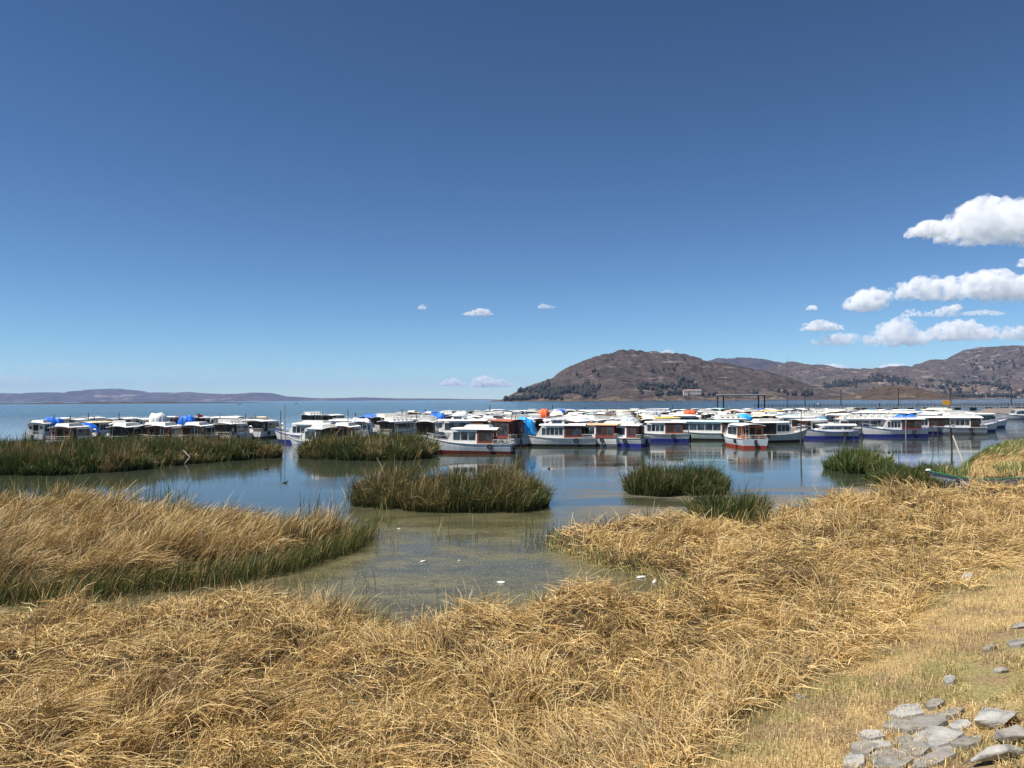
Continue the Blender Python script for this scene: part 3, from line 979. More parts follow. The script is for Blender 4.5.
# ---- the golden reed bank across the channel
B = Blades()
clump = scatter(BANK, 7.0, 14.0, 1.0, 0.0, (-22, 0, 12, 45)); nc = len(clump)
c_az = dirfield(clump[:, 0], clump[:, 1], 140, R(78), R(85), 2.2) + rng.normal(0, R(38), nc)
backk = 1 - sstep(0.2, 1.8, np.where(sdf(BANK, clump[:, 0], clump[:, 1] + 1.8) < 0, 0.0, 2.0))
c_up = np.clip(rng.random(nc) ** 1.6 * 0.75 + 0.55 * sstep(0.46, 0.62, fbm(clump[:, 0] / 1.6, clump[:, 1] / 1.6, 300, 3)) + 0.4 * (1 - sstep(0.1, 1.2, clump[:, 2])) + 0.35 * backk, 0, 1)
c_len = rng.uniform(0.55, 1.15, nc) * (1.12 + 0.35 * sstep(-12.5, -15, clump[:, 0]) * backk)
c_tone = rng.uniform(0.7, 1.2, nc) * (1 - 0.35 * sstep(0.5, 0.65, fbm(clump[:, 0] / 1.5, clump[:, 1] / 1.5, 311, 3)))
c_gr = np.clip(0.09 + 0.55 * (1 - sstep(0.1, 1.2, clump[:, 2])) + 0.3 * backk, 0, 0.9)
idx = np.repeat(np.arange(nc), rng.poisson(52, nc)); n_ = len(idx)
x = clump[idx, 0] + rng.normal(0, 0.27, n_); y = clump[idx, 1] + rng.normal(0, 0.27, n_)
fe = sdf(BANK, x, y - 0.75) < 0          # the waterside edge that faces the near mat
k = (sdf(BANK, x, y) > -0.1) & ~(fe & (rng.random(n_) < 0.72))
idx, x, y = idx[k], x[k], y[k]; n_ = len(idx)
up = c_up[idx] + rng.normal(0, 0.1, n_)
th0 = np.clip(R(60) * (1 - up) + rng.normal(R(5), R(10), n_), 0, R(85))
th1 = np.clip(R(112) - up * R(62) + rng.normal(0, R(15), n_), R(8), R(130))
isg = (rng.random(n_) < c_gr[idx])[:, None]
tn = c_tone[idx][:, None]
cb = np.where(isg, pick(GREEN, n_) * 0.8, pick(BROWN, n_) * 0.8)
ct = np.where(isg & (rng.random(n_) < 0.45)[:, None], pick(GREEN, n_) * 1.6, pick(STRAW, n_, STRAW_P) * tn)
B.add(np.stack([x, y, np.minimum(ground_h(x, y), 0.6) - 0.05], -1), c_len[idx] * rng.uniform(0.6, 1.15, n_), c_az[idx] + rng.normal(0, R(24), n_), th0, th1, wid(y, 0.012, 0.00055), cb, ct, 5, cpow=1.0, power=1.5)
q = scatter(BANK, 620, 14.0, 1.0, -0.25, (-22, 0, 12, 45), lambda x, y: (sdf(BANK, x, y) < 0.75))
n_ = len(q); x, y, d = q.T
B.add(np.stack([x, y, np.full(n_, -0.1)], -1), rng.uniform(0.40, 0.95, n_), dirfield(x, y, 140, R(75), R(90)), np.abs(rng.normal(R(3), R(6), n_)), rng.uniform(R(5), R(60), n_),
      wid(y, 0.009, 0.0004), pick(GREEN, n_) * 0.75, np.where((rng.random(n_) < 0.72)[:, None], pick(GREEN, n_) * 1.15, pick(STRAW, n_, STRAW_P) * 0.8), 4, cpow=1.5, power=2.0)
B.build('reed_bank', 'broad bank of golden reeds laid over by wind across the channel')


def reed_bed(key, label, rho, h, green_tip, golden=0.25, lean=0.5, base_az=R(80), yref=25.0, kb=1.0, flop=0.15):
    B = Blades()
    poly = BEDS[key]
    q = scatter(poly, rho, yref, 1.0, -0.5)
    x, y, d = q.T
    d = d + (fbm(x / 1.3, y / 1.3, 530 + len(key), 3, 0.6) - 0.5) * 3.4
    q = np.stack([x, y, d], -1)[(d > -0.1) | ((d > -0.75) & (rng.random(len(d)) < 0.05))]
    n = len(q); x, y, d = q.T
    cl = fbm(x / 0.7, y / 0.7, 500 + len(key), 3, 0.6)
    prof = (0.70 + 0.30 * sstep(0.0, 1.2, d)) * (0.22 + 1.45 * cl + 0.28 * (fbm(x / 3.5, y / 3.5, 505, 2) - 0.5)) * np.where(rng.random(n) < 0.07, 1.4, 1.0)
    Ln = h * prof * rng.uniform(0.65, 1.15, n)
    out_az = rng.uniform(0, 6.283, n) * 0.35 + base_az
    fl = (rng.random(n) < flop)
    th0 = np.abs(rng.normal(R(6), R(9), n)); th1 = np.abs(rng.normal(R(24), R(20), n)) + fl * rng.uniform(R(30), R(75), n) * lean * 2
    th1 = th1 + R(22) * (1 - sstep(0.0, 0.8, d))
    ex = sdf(poly, x + 0.1, y) - sdf(poly, x - 0.1, y); ey = sdf(poly, x, y + 0.1) - sdf(poly, x, y - 0.1)
    out_az = np.where(d < 0.7, np.arctan2(-ex, -ey), out_az)
    gp = fbm(x / 2.4, y / 2.4, 520 + len(key), 3)
    gold = rng.random(n) < golden * (0.35 + 1.6 * sstep(0.35, 0.70, gp))
    ct = np.where(gold[:, None], pick(STRAW, n, STRAW_P) * rng.uniform(0.3, 0.8, (n, 1)), pick(GREEN, n) * green_tip)
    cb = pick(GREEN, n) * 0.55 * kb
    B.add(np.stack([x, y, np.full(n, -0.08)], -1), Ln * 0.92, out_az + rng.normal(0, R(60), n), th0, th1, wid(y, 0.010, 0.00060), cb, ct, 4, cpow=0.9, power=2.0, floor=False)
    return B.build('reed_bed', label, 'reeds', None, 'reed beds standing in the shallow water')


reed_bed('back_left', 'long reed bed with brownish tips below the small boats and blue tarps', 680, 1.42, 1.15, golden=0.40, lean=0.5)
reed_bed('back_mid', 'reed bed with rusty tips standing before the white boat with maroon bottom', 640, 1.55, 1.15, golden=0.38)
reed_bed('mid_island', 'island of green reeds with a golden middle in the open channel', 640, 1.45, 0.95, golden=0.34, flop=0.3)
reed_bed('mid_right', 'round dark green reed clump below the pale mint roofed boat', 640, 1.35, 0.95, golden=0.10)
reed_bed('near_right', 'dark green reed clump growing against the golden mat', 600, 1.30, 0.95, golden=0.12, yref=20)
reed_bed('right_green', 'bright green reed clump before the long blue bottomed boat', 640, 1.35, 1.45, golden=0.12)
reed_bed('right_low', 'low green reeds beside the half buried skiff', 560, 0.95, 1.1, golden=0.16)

# ---- mixed green and golden bed by the grounded skiff
B = Blades()
q = scatter(RIGHTBED, 420, 25.0, 1.0, -0.1, (10, 60, 30, 80), lambda x, y: np.hypot((x - A(975, 480, 43)[0]) / 3.2, (y - 42.5) / 1.5) > 1)
n_ = len(q); x, y, d = q.T
g = sstep(0.44, 0.58, fbm(x / 3.0, y / 3.0, 610, 3) + 0.18 * (1 - sstep(0, 2.0, d)))
isg = rng.random(n_) < g * 0.6
B.add(np.stack([x, y, np.minimum(ground_h(x, y), 0.3)], -1), rng.uniform(0.35, 0.95, n_) * (0.8 + 0.5 * g), dirfield(x, y, 611, R(60), R(160), 4), np.abs(rng.normal(R(16), R(14), n_)),
      np.where(isg, rng.uniform(R(20), R(60), n_), rng.uniform(R(50), R(110), n_)), wid(y, 0.01, 0.0005),
      np.where(isg[:, None], pick(GREEN, n_) * 0.7, pick(BROWN, n_)), np.where(isg[:, None], pick(GREEN, n_) * 1.7, pick(STRAW, n_, STRAW_P) * 0.92), 4)
B.build('reed_bed', 'patchy green and golden reeds around the half buried skiff', 'reeds', 'thing', 'reed beds standing in the shallow water')

# ---- thin stalks standing out of the murky water
B = Blades()
for (a, b, c, d, n) in ((520, 605, 552, 590, 0), (380, 640, 520, 606, 90), (372, 560, 398, 500, 70), (430, 555, 545, 520, 55), (40, 512, 190, 500, 420), (-10, 510, 60, 494, 380), (525, 552, 560, 535, 110), (240, 600, 380, 575, 60), (160, 600, 330, 590, 60),
                        (345, 500, 362, 490, 60), (300, 516, 350, 508, 60)):
    for _ in range(n):
        x, y, _z = W(random.uniform(a, c), random.uniform(min(b, d), max(b, d)), 0)
        B.add(np.array([[x, y, -0.1]]), np.array([random.uniform(0.3, 0.9 if y < 28 else 1.4)]), np.array([random.uniform(0, 6.28)]), np.array([abs(random.gauss(0, 0.12))]), np.array([random.uniform(0.0, 0.9)]),
              wid(np.array([y]), 0.008, 0.0005), pick(GREEN, 1) * 0.8, pick(GREEN, 1) * 1.4 if random.random() < 0.7 else pick(STRAW, 1, STRAW_P), 4, floor=False)
B.build('water_reeds', 'sparse thin reed stalks standing out of the murky water')
# ================================================================== BOATS
WHITE = (0.80, 0.80, 0.78)
M_W = paint('white_paint', WHITE, 0.4, 0.06, 1.5)
M_W2 = paint('aged_white_paint', (0.66, 0.66, 0.62), 0.5, 0.10, 1.5)
M_ROOF = paint('white_roof_paint', (0.84, 0.84, 0.83), 0.5, 0.05, 1.0, streak=False)
M_ROOFS = {'white': M_ROOF, 'mint': paint('mint_roof_paint', (0.52, 0.74, 0.70), 0.5, 0.06, 1.0, streak=False), 'cream': paint('cream_roof_paint', (0.78, 0.70, 0.48), 0.5, 0.07, 1.0, streak=False),
           'yellow': paint('yellow_roof_paint', (0.72, 0.52, 0.10), 0.5, 0.07, 1.0, streak=False), 'grey': paint('grey_roof_paint', (0.48, 0.50, 0.52), 0.5, 0.07, 1.0, streak=False),
           'blue': paint('blue_roof_paint', (0.06, 0.20, 0.62), 0.5, 0.07, 1.0, streak=False), 'lilac': paint('lilac_roof_paint', (0.22, 0.22, 0.62), 0.5, 0.07, 1.0, streak=False),
           'rust': paint('rust_roof_paint', (0.40, 0.13, 0.07), 0.5, 0.1, 1.0, streak=False), 'peach': paint('peach_roof_paint', (0.78, 0.46, 0.28), 0.5, 0.07, 1.0, streak=False)}
M_BOT = {'blue': paint('blue_bottom_paint', (0.018, 0.030, 0.25), 0.45), 'maroon': paint('maroon_bottom_paint', (0.16, 0.022, 0.018), 0.5), 'red': paint('red_bottom_paint', (0.42, 0.05, 0.025), 0.5),
         'black': paint('black_bottom_paint', (0.02, 0.022, 0.025), 0.5), 'green': paint('green_bottom_paint', (0.02, 0.14, 0.08), 0.5), 'grey': paint('grey_bottom_paint', (0.14, 0.15, 0.17), 0.5)}
M_WOOD = {'maroon': paint('maroon_wood', (0.20, 0.045, 0.028), 0.5, 0.15, 3), 'brown': paint('brown_wood', (0.31, 0.13, 0.06), 0.55, 0.15, 3), 'orange': paint('orange_wood', (0.50, 0.15, 0.045), 0.5, 0.12, 3),
          'dark': paint('dark_wood', (0.055, 0.035, 0.025), 0.55, 0.15, 3), 'white': M_W2, 'peach': paint('peach_wood', (0.62, 0.33, 0.18), 0.55, 0.1, 3)}
M_SIDE = {'white': paint('white_hull_paint', (0.80, 0.80, 0.78), 0.45, 0.13, 0.9), 'grey': paint('grey_hull_paint', (0.52, 0.55, 0.57), 0.45, 0.12, 0.9), 'pale': paint('pale_hull_paint', (0.66, 0.72, 0.78), 0.45, 0.12, 0.9), 'mint': paint('mint_hull_paint', (0.56, 0.68, 0.64), 0.45, 0.08)}
M_TRIM = {'blue': paint('blue_trim', (0.03, 0.09, 0.42), 0.4), 'maroon': M_WOOD['maroon'], 'grey': paint('grey_trim', (0.3, 0.32, 0.34), 0.5), 'white': M_W2, 'black': paint('black_trim', (0.03, 0.03, 0.03), 0.5), 'green': paint('green_trim', (0.03, 0.2, 0.11), 0.5)}
M_DECK = paint('deck_paint', (0.48, 0.46, 0.42), 0.7, 0.12, 4, streak=False)
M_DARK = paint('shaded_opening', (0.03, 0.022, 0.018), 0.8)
M_STEEL = paint('dull_steel', (0.55, 0.56, 0.57), 0.35, 0.05, 6, 0.6)
M_RUB = paint('tyre_rubber', (0.02, 0.02, 0.02), 0.8)
M_GLASS = glass()
M_TARP = {}
for k_, c_ in (('blue', (0.012, 0.16, 0.72)), ('cyan', (0.015, 0.38, 0.90)), ('white', (0.80, 0.81, 0.82)), ('orange', (0.85, 0.14, 0.035)), ('grey', (0.48, 0.52, 0.56))):
    M_TARP[k_] = paint('tarp_' + k_, c_, 0.42, 0.04, 1.2, streak=False)
M_POLE = paint('wet_pole_wood', (0.055, 0.048, 0.042), 0.8, 0.15, 8)
M_POLE2 = paint('bleached_pole_wood', (0.36, 0.33, 0.28), 0.8, 0.12, 8)


def hull_dims(u, B, flare=1.0):
    b = B / 2 * (0.90 + 0.10 * math.sin(math.pi * min(u / 0.5, 1) / 2))
    if u > 0.52: b *= max(0.03, 1 - ((u - 0.52) / 0.48) ** 2.1)
    sheer = 0.90 + 0.06 * (1 - u) ** 2 + 0.62 * max(0, u - 0.35) ** 2 / 0.42
    return b, sheer


def hull_mesh(L, B, hullm, botm, parent, paint_z=0.20, N=14):
    v = []; f = []; mi = []
    rows = []
    for i in range(N + 1):
        u = i / N
        b, sh = hull_dims(u, B)
        keel = -0.35 + 0.28 * max(0, (u - 0.7) / 0.3) ** 2
        lv = [(0.0, keel), (0.70, keel + 0.12), (0.86, 0.0), (0.90, paint_z), (0.96, (paint_z + sh) / 2), (1.0, sh)]
        row = []
        for w_, z_ in lv:
            x = -L / 2 + u * L - (sh - z_) * 0.55 * max(0, u - 0.5) * 2 * 0.8
            row.append((x, w_ * b, z_))
        rows.append(row)
    K = 6
    for side in (1, -1):
        base = len(v)
        for row in rows:
            for (x, y, z) in row: v.append((x, side * y, z))
        for i in range(N):
            for k in range(K - 1):
                q = (base + i * K + k, base + (i + 1) * K + k, base + (i + 1) * K + k + 1, base + i * K + k + 1)
                f.append(q if side == -1 else q[::-1]); mi.append(1 if k < 3 else 0)
    NN = (N + 1) * K
    for k in range(K - 1):                       # transom and stem closing strips
        f.append((k, k + 1, NN + k + 1, NN + k)); mi.append(1 if k < 3 else 0)
        a = N * K
        f.append((a + k, NN + a + k, NN + a + k + 1, a + k + 1)); mi.append(1 if k < 3 else 0)
    mb = MB(); mb.v = v; mb.f = f; mb.mi = mi
    o = mb.build('hull', [hullm, botm], parent, smooth=False)
    # deck just under the gunwale
    md = MB(); dv = []; df = []
    for i in range(N + 1):
        b, sh = hull_dims(i / N, B); x = -L / 2 + i / N * L
        dv += [(x, -b * 0.985, sh - 0.05), (x, b * 0.985, sh - 0.05)]
    for i in range(N): df.append((2 * i, 2 * i + 2, 2 * i + 3, 2 * i + 1))
    md.add(dv, df); md.build('deck', M_DECK, parent)
    return o


def strip_along(L, B, z_off, r, mat, parent, name, u0=0.0, u1=1.0, n=12):
    mb = MB()
    for side in (1, -1):
        pr = None
        for i in range(n + 1):
            u = u0 + (u1 - u0) * i / n
            b, sh = hull_dims(u, B); p = (-L / 2 + u * L, side * (b + 0.01), sh + z_off)
            if pr: mb.tube(pr, p, r, n=5)
            pr = p
    return mb.build(name, mat, parent)


def roof_mesh(x0, x1, w, z, th, mat, parent, camber=0.16, nose=0.5):
    nx, ny = 6, 7
    mb = MB(); v = []; f = []
    for top in (1, 0):
        for i in range(nx):
            t = i / (nx - 1); x = x0 + (x1 - x0) * t
            ww = w * (1 - nose * max(0, (t - 0.8) / 0.2) ** 2 * 0.5)
            for j in range(ny):
                s = -1 + 2 * j / (ny - 1)
                v.append((x, s * ww / 2, z + camber * (1 - s * s) * (1 - 0.4 * max(0, (t - 0.8) / 0.2)) + (th if top else 0)))
    for i in range(nx - 1):
        for j in range(ny - 1):
            a = i * ny + j; q = (a, a + ny, a + ny + 1, a + 1)
            f.append(q); f.append(tuple(nx * ny + k for k in q[::-1]))
    M_ = nx * ny
    for i in range(nx - 1):
        a = i * ny; f.append((a, M_ + a, M_ + a + ny, a + ny))
        a = i * ny + ny - 1; f.append((a, a + ny, M_ + a + ny, M_ + a))
    for j in range(ny - 1):
        f.append((j, j + 1, M_ + j + 1, M_ + j)); a = (nx - 1) * ny + j; f.append((a, M_ + a, M_ + a + 1, a + 1))
    mb.add(v, f)
    return mb.build('roof', mat, parent)


def ladder(parent, x, y, z0, z1, mat, lean=0.12, n=5):
    mb = MB()
    for s in (-1, 1):
        mb.tube((x, y + s * 0.17, z0), (x + lean, y + s * 0.17, z1), 0.022, n=5)
    for k in range(n):
        t = (k + 0.5) / n
        mb.tube((x + lean * t, y - 0.17, z0 + (z1 - z0) * t), (x + lean * t, y + 0.17, z0 + (z1 - z0) * t), 0.017, n=5)
    return mb.build('ladder', mat, parent)


def railing(parent, pts, h, mat, n=None, name='railing', mid=True):
    mb = MB()
    for a, b in zip(pts[:-1], pts[1:]):
        a = np.array(a, float); b = np.array(b, float)
        k = max(1, int(np.linalg.norm(b - a) / 0.7))
        for i in range(k + 1):
            p = a + (b - a) * i / k
            mb.tube(p, p + (0, 0, h), 0.022, n=5)
        mb.tube(a + (0, 0, h), b + (0, 0, h), 0.027, n=5)
        if mid: mb.tube(a + (0, 0, h * .5), b + (0, 0, h * .5), 0.013, n=5)
    return mb.build(name, mat, parent)


def window_panes(mb_fn, parent, x0, x1, y, z0, z1, n, gap=0.09, frame=M_STEEL, mat=None):
    w = (x1 - x0 - gap * (n - 1)) / n
    for s in (1, -1):
        for i in range(n):
            a = x0 + i * (w + gap)
            mb = MB(); mb.box(a, a + w, s * y - 0.018, s * y + 0.018, z0, z1)
            mb.build('window', mat or M_GLASS, parent)


def make_boat(L=8.4, B=2.7, hull='white', bottom='blue', roof='white', wood='maroon', trim='blue', nwin=6, zr=2.22, aft=0.17, cab0=0.09, cab1=0.63,
              detail=2, ladd=False, top='rail', bowrail=True, tyres=1, style='tour', glassm=None, ob=True, doors=1):
    """a lake tour boat, bow towards +X, waterline at z=0"""
    root = empty('tour_boat' if style == 'tour' else 'launch', (0, 0, 0))
    hm, bm = M_SIDE[hull], M_BOT[bottom]
    hull_mesh(L, B, hm, bm, root, paint_z=0.40 if bottom == 'blue' else 0.28, N=14 if detail == 2 else 9)
    if detail == 2:
        strip_along(L, B, 0.0, 0.035, M_TRIM[trim], root, 'rub_rail')
    xa, xb = -L / 2 + cab0 * L, -L / 2 + cab1 * L
    wc = B * 0.76
    fl = 0.87
    za = zr - 0.02
    xaft = xa + aft * L
    cm = M_W
    mb = MB(); mb.box(xaft, xb + 0.55, -wc / 2, wc / 2, fl, za, dxf=-0.75, ty=0.05); mb.build('cabin', cm, root)
    # aft compartment, framed in wood with dark doorways
    mb = MB(); mb.box(xa, xaft - 0.004, -wc / 2 + 0.01, wc / 2 - 0.01, fl, za); mb.build('aft_cabin', M_WOOD[wood], root)
    if detail == 2:
        for s in (1, -1):
            k_ = 2 if aft * L < 2.0 else 3; w_ = (aft * L - 0.24) / k_
            for q_ in range(k_):
                mb = MB(); mb.box(xa + 0.12 + q_ * w_ + 0.04, xa + 0.12 + (q_ + 1) * w_ - 0.04, s * (wc / 2 - 0.005) - 0.014, s * (wc / 2 - 0.005) + 0.014, fl + 0.36, za - 0.16)
                mb.build('side_opening', M_DARK if q_ % 2 else M_GLASS, root)
        if doors == 1:
            mb = MB(); mb.box(xa - 0.014, xa + 0.014, -0.30, 0.32, fl + 0.06, za - 0.10); d = mb.build('door', M_DARK, root)
            for a, b in ((-wc / 2 + 0.16, -0.42), (0.44, wc / 2 - 0.16)):
                mb = MB(); mb.box(xa - 0.014, xa + 0.014, a + 0.06, b - 0.06, fl + 0.70, za - 0.26); mb.build('window', M_GLASS, root)
        else:
            k = doors; wdt = (wc - 0.36) / k
            for i in range(k):
                a = -wc / 2 + 0.18 + i * wdt
                mb = MB(); mb.box(xa - 0.014, xa + 0.014, a + 0.05, a + wdt - 0.05, fl + (0.06 if i == k // 2 else 0.45), za - 0.12)
                mb.build('door' if i == k // 2 else 'window', M_DARK if i == k // 2 else M_GLASS, root)
    g = glassm or M_GLASS
    if detail == 2:
        window_panes(None, root, xaft + 0.18, xb - 0.22, wc / 2 - 0.012, fl + 0.40, za - 0.20, nwin, mat=g)
        for i in range(3):                       # raked windscreen
            y0 = -wc / 2 + 0.10 + i * (wc - 0.20) / 3
            y1 = y0 + (wc - 0.20) / 3 - 0.07
            H_ = za - fl
            def px_(z): return xb + 0.55 - 0.75 * (z - fl) / H_ + 0.012
            z0, z1 = fl + 0.42, za - 0.12
            mb = MB(); mb.add([(px_(z0), y0, z0), (px_(z0), y1, z0), (px_(z1), y1, z1), (px_(z1), y0, z1), (px_(z0) - .04, y0, z0), (px_(z0) - .04, y1, z0), (px_(z1) - .04, y1, z1), (px_(z1) - .04, y0, z1)],
                              [(0, 1, 2, 3), (7, 6, 5, 4), (0, 4, 5, 1), (1, 5, 6, 2), (2, 6, 7, 3), (3, 7, 4, 0)])
            mb.build('windscreen', g, root)
    else:
        for s in (1, -1):
            mb = MB(); mb.box(xaft + 0.15, xb - 0.2, s * (wc / 2 - 0.012) - 0.018, s * (wc / 2 - 0.012) + 0.018, fl + 0.40, za - 0.2); mb.build('window', g, root)
        mb = MB(); mb.box(xa - 0.016, xa + 0.012, -wc / 2 + 0.2, wc / 2 - 0.2, fl + 0.3, za - 0.12); mb.build('door', M_DARK, root)
        z0, z1 = fl + 0.5, za - 0.1
        mb = MB(); H_ = za - fl
        def px_(z): return xb + 0.55 - 0.75 * (z - fl) / H_ + 0.012
        y0, y1 = -wc / 2 + 0.12, wc / 2 - 0.12
        mb.add([(px_(z0), y0, z0), (px_(z0), y1, z0), (px_(z1), y1, z1), (px_(z1), y0, z1)], [(0, 1, 2, 3)]); mb.build('windscreen', g, root)
    r = roof_mesh(xa - (0.45 if aft else 0.1), xb + 0.12, B * 0.83, zr, 0.05, M_ROOFS[roof], root)
    if top == 'rail':
        x0_, x1_ = xa + 0.3, xb - 0.9
        railing(root, [(x0_, -B * 0.33, zr + 0.10), (x1_, -B * 0.33, zr + 0.10), (x1_, B * 0.33, zr + 0.10), (x0_, B * 0.33, zr + 0.10)], 0.24, M_STEEL, name='roof_rail', mid=False)
    elif top == 'bench':
        mb = MB()
        for q in np.arange(xa + 0.7, xb - 0.9, 0.85):
            mb.box(q, q + 0.36, -B * 0.28, B * 0.28, zr + 0.14, zr + 0.36); mb.box(q - 0.06, q, -B * 0.28, B * 0.28, zr + 0.14, zr + 0.66)
        mb.build('bench', M_W2, root)
        railing(root, [(xa + 0.3, -B * 0.36, zr + 0.08), (xb - 0.7, -B * 0.36, zr + 0.08), (xb - 0.7, B * 0.36, zr + 0.08), (xa + 0.3, B * 0.36, zr + 0.08)], 0.45, M_W2, name='roof_rail')
    elif top == 'bridge':
        mb = MB(); mb.box(xb - 2.6, xb - 0.7, -B * 0.27, B * 0.27, zr + 0.11, zr + 0.62, dxf=-0.5, ty=0.08, dxb=0.1); mb.build('wheelhouse', M_W, root)
        mb = MB(); mb.box(xb - 2.3, xb - 1.25, -B * 0.27 + 0.0, B * 0.27 - 0.0, zr + 0.27, zr + 0.50, dxf=-0.1, ty=0.03); mb.build('wheelhouse_window', M_GLASS, root)
        mb = MB(); mb.box(xb - 2.75, xb - 1.05, -B * 0.28, B * 0.28, zr + 0.625, zr + 0.68); mb.build('wheelhouse_roof', M_ROOFS['white'], root)
    elif top == 'lip':
        mb = MB(); mb.box(xa + 0.2, xb - 0.9, -B * 0.29, B * 0.29, zr + 0.08, zr + 0.46, tx=0.25, ty=0.14, dxf=-0.25); mb.build('hatch', M_W2, root)
    if detail == 2:
        sb, ssh = hull_dims(0, B)
        railing(root, [(xa - 0.1, -sb * 0.93, 0.90), (-L / 2 + 0.08, -sb * 0.93, 0.90), (-L / 2 + 0.08, sb * 0.93, 0.90), (xa - 0.1, sb * 0.93, 0.90)], 0.42, M_W2, name='stern_rail')
        if bowrail:
            pts = []
            for u in (0.78, 0.88, 0.975):
                b, sh = hull_dims(u, B); pts.append((-L / 2 + u * L - 0.05, b * 0.9, sh))
            pts = pts + [(p[0], -p[1], p[2]) for p in pts[::-1]]
            railing(root, pts, 0.36, M_STEEL, name='bow_rail', mid=False)
        if ladd:
            ladder(root, xa - 0.40, 0.62 * (1 if ladd == 1 else -1), 0.55, zr + 0.25, M_W, 0.30)
        for t in range(tyres):
            u = (0.22, 0.62, 0.42)[t % 3]; b, sh = hull_dims(u, B)
            for s in ((1, -1) if t < 2 else (1,)):
                mb = MB(); mb.torus((-L / 2 + u * L, s * (b + 0.07), sh - 0.25), 0.20, 0.07); mb.build('tyre_fender', M_RUB, root, smooth=True)
        if ob:
            mb = MB(); mb.box(-L / 2 - 0.26, -L / 2 - 0.03, -0.17, 0.17, 0.42, 0.86, tx=0.04, ty=0.04); mb.box(-L / 2 - 0.2, -L / 2 - 0.08, -0.06, 0.06, -0.3, 0.42)
            mb.build('outboard_motor', M_TRIM['black'], root, bevel=0.02)
    return root


_kids = {}


def kids(o):
    return [c for c in COL.objects if c.parent == o]


def copy_tree(o, ch):
    c = o.copy(); COL.objects.link(c)
    for k in ch:
        d = k.copy(); COL.objects.link(d); d.parent = c
    return c


_protos = {}


def boat(px, py, heading, label, group=None, cat='boat', **kw):
    """moor a boat with its waterline centre on the line of sight; heading of the bow in degrees from +X"""
    key = tuple(sorted(kw.items()))
    if key not in _protos:
        b = make_boat(**kw); _protos[key] = (b, kids(b))
    else:
        b = copy_tree(*_protos[key])
    p = W(px, py, 0)
    b.location = (p[0], p[1], 0); b.rotation_euler = (R(random.uniform(-.8, .8)), R(random.uniform(-.6, .6)), R(heading))
    tag(b, label, cat, group or 'boats moored in the harbour')
    return b


def tarp(px, py, z0, w, d, h, col, label, seed=1, rz=0.0, droop=0.35, boxy=3.0, Y=None):
    """a sheet thrown over something: folded, sagging, hanging to a ragged hem"""
    r_ = np.random.default_rng(seed)
    n, m = 56, 18
    v = []
    for j in range(m + 1):
        t = j / m
        for i in range(n):
            a = 2 * math.pi * i / n
            c, s = math.cos(a), math.sin(a)
            e = 2.0 / boxy
            sx = math.copysign(abs(c) ** e, c); sy = math.copysign(abs(s) ** e, s)
            ph = t * math.pi / 2
            rad = math.sin(ph) ** 0.55; z = math.cos(ph) ** 0.8 if t < 1 else 0.0
            fold = float(fbm(np.array(c * 3.1 + 7), np.array(s * 3.1 + t * 1.2), seed, 3)) - 0.5
            rad *= 1 + fold * 0.38 * t
            hump = float(fbm(np.array(sx * rad * 1.4 + 3), np.array(sy * rad * 1.4), seed + 3, 3)) - 0.5
            zz = z * (1 + hump * droop * 1.6) + 0.05 * fold
            v.append((sx * rad * w / 2, sy * rad * d / 2, zz * h))
    f = [(j * n + i, j * n + (i + 1) % n, (j + 1) * n + (i + 1) % n, (j + 1) * n + i) for j in range(m) for i in range(n)]
    mb = MB(); mb.add(v, f)
    o = mb.build('tarpaulin', M_TARP[col], None, smooth=False)
    p = A(px, py, Y) if Y else W(px, py, z0)
    o.location = (p[0], p[1], z0 if not Y else p[2]); o.rotation_euler = (0, 0, R(rz))
    tag(o, label, 'tarpaulin', 'tarpaulins thrown over boats')
    o.scale = (1.08, 1.08, 1.17)
    return o


# ------------------------------------------------ front boats, west to east as surveyed
D2 = dict(detail=2)
boat(49, 440, 95, 'white boat stern hidden under a blue tarp, first of the moored boats', wood='white', bottom='grey', hull='white', roof='white', L=8.0, top='lip', nwin=5)
tarp(51, 434, 0.8, 3.1, 2.6, 1.75, 'blue', 'blue tarpaulin on the first boat behind the long reed bed', 3, 8)
boat(77, 447, 92, 'brown sterned boat with ladder beside the first blue tarp', wood='brown', hull='white', bottom='maroon', trim='maroon', roof='white', L=8.2, ladd=1, top='lip', nwin=5, B=2.7)
boat(81, 434, 96, 'white boat covered in part by the second blue tarp', wood='white', hull='grey', bottom='blue', roof='white', L=8.0, top='rail', nwin=5)
tarp(84, 434, 1.0, 2.9, 2.4, 1.1, 'blue', 'rumpled blue tarpaulin behind the brown stern with ladder', 5, 15)
boat(104, 439, 75, 'white boat with dark stern opening behind the reeds', wood='maroon', hull='white', bottom='grey', trim='grey', roof='cream', L=8.0, ladd=0, top='rail', nwin=5)
boat(119, 442, 118, 'white boat with blue glass side windows near the second blue tarp', wood='dark', hull='white', bottom='blue', trim='white', roof='white', L=7.6, top='lip', nwin=4, glassm=None, doors=2)
boat(134, 446, 88, 'dark sterned boat with pale ladder low behind the reeds', wood='dark', hull='pale', bottom='black', trim='grey', roof='white', L=8.2, ladd=1, top='lip', nwin=5, doors=3)
boat(152, 433.5, 80, 'white boat with the white tarp bundle on its deck', wood='white', hull='white', bottom='grey', trim='grey', roof='white', L=8.6, top='rail', nwin=6)
tarp(158, 427.5, 1.0, 2.5, 2.6, 1.85, 'white', 'tall white tarpaulin hump above the reed bed', 8, 20, boxy=2.2)
boat(158, 445, 100, 'grey boat squeezed in before the white tarpaulin hump', wood='dark', hull='grey', bottom='grey', trim='black', roof='grey', L=7.2, top='lip', nwin=4)
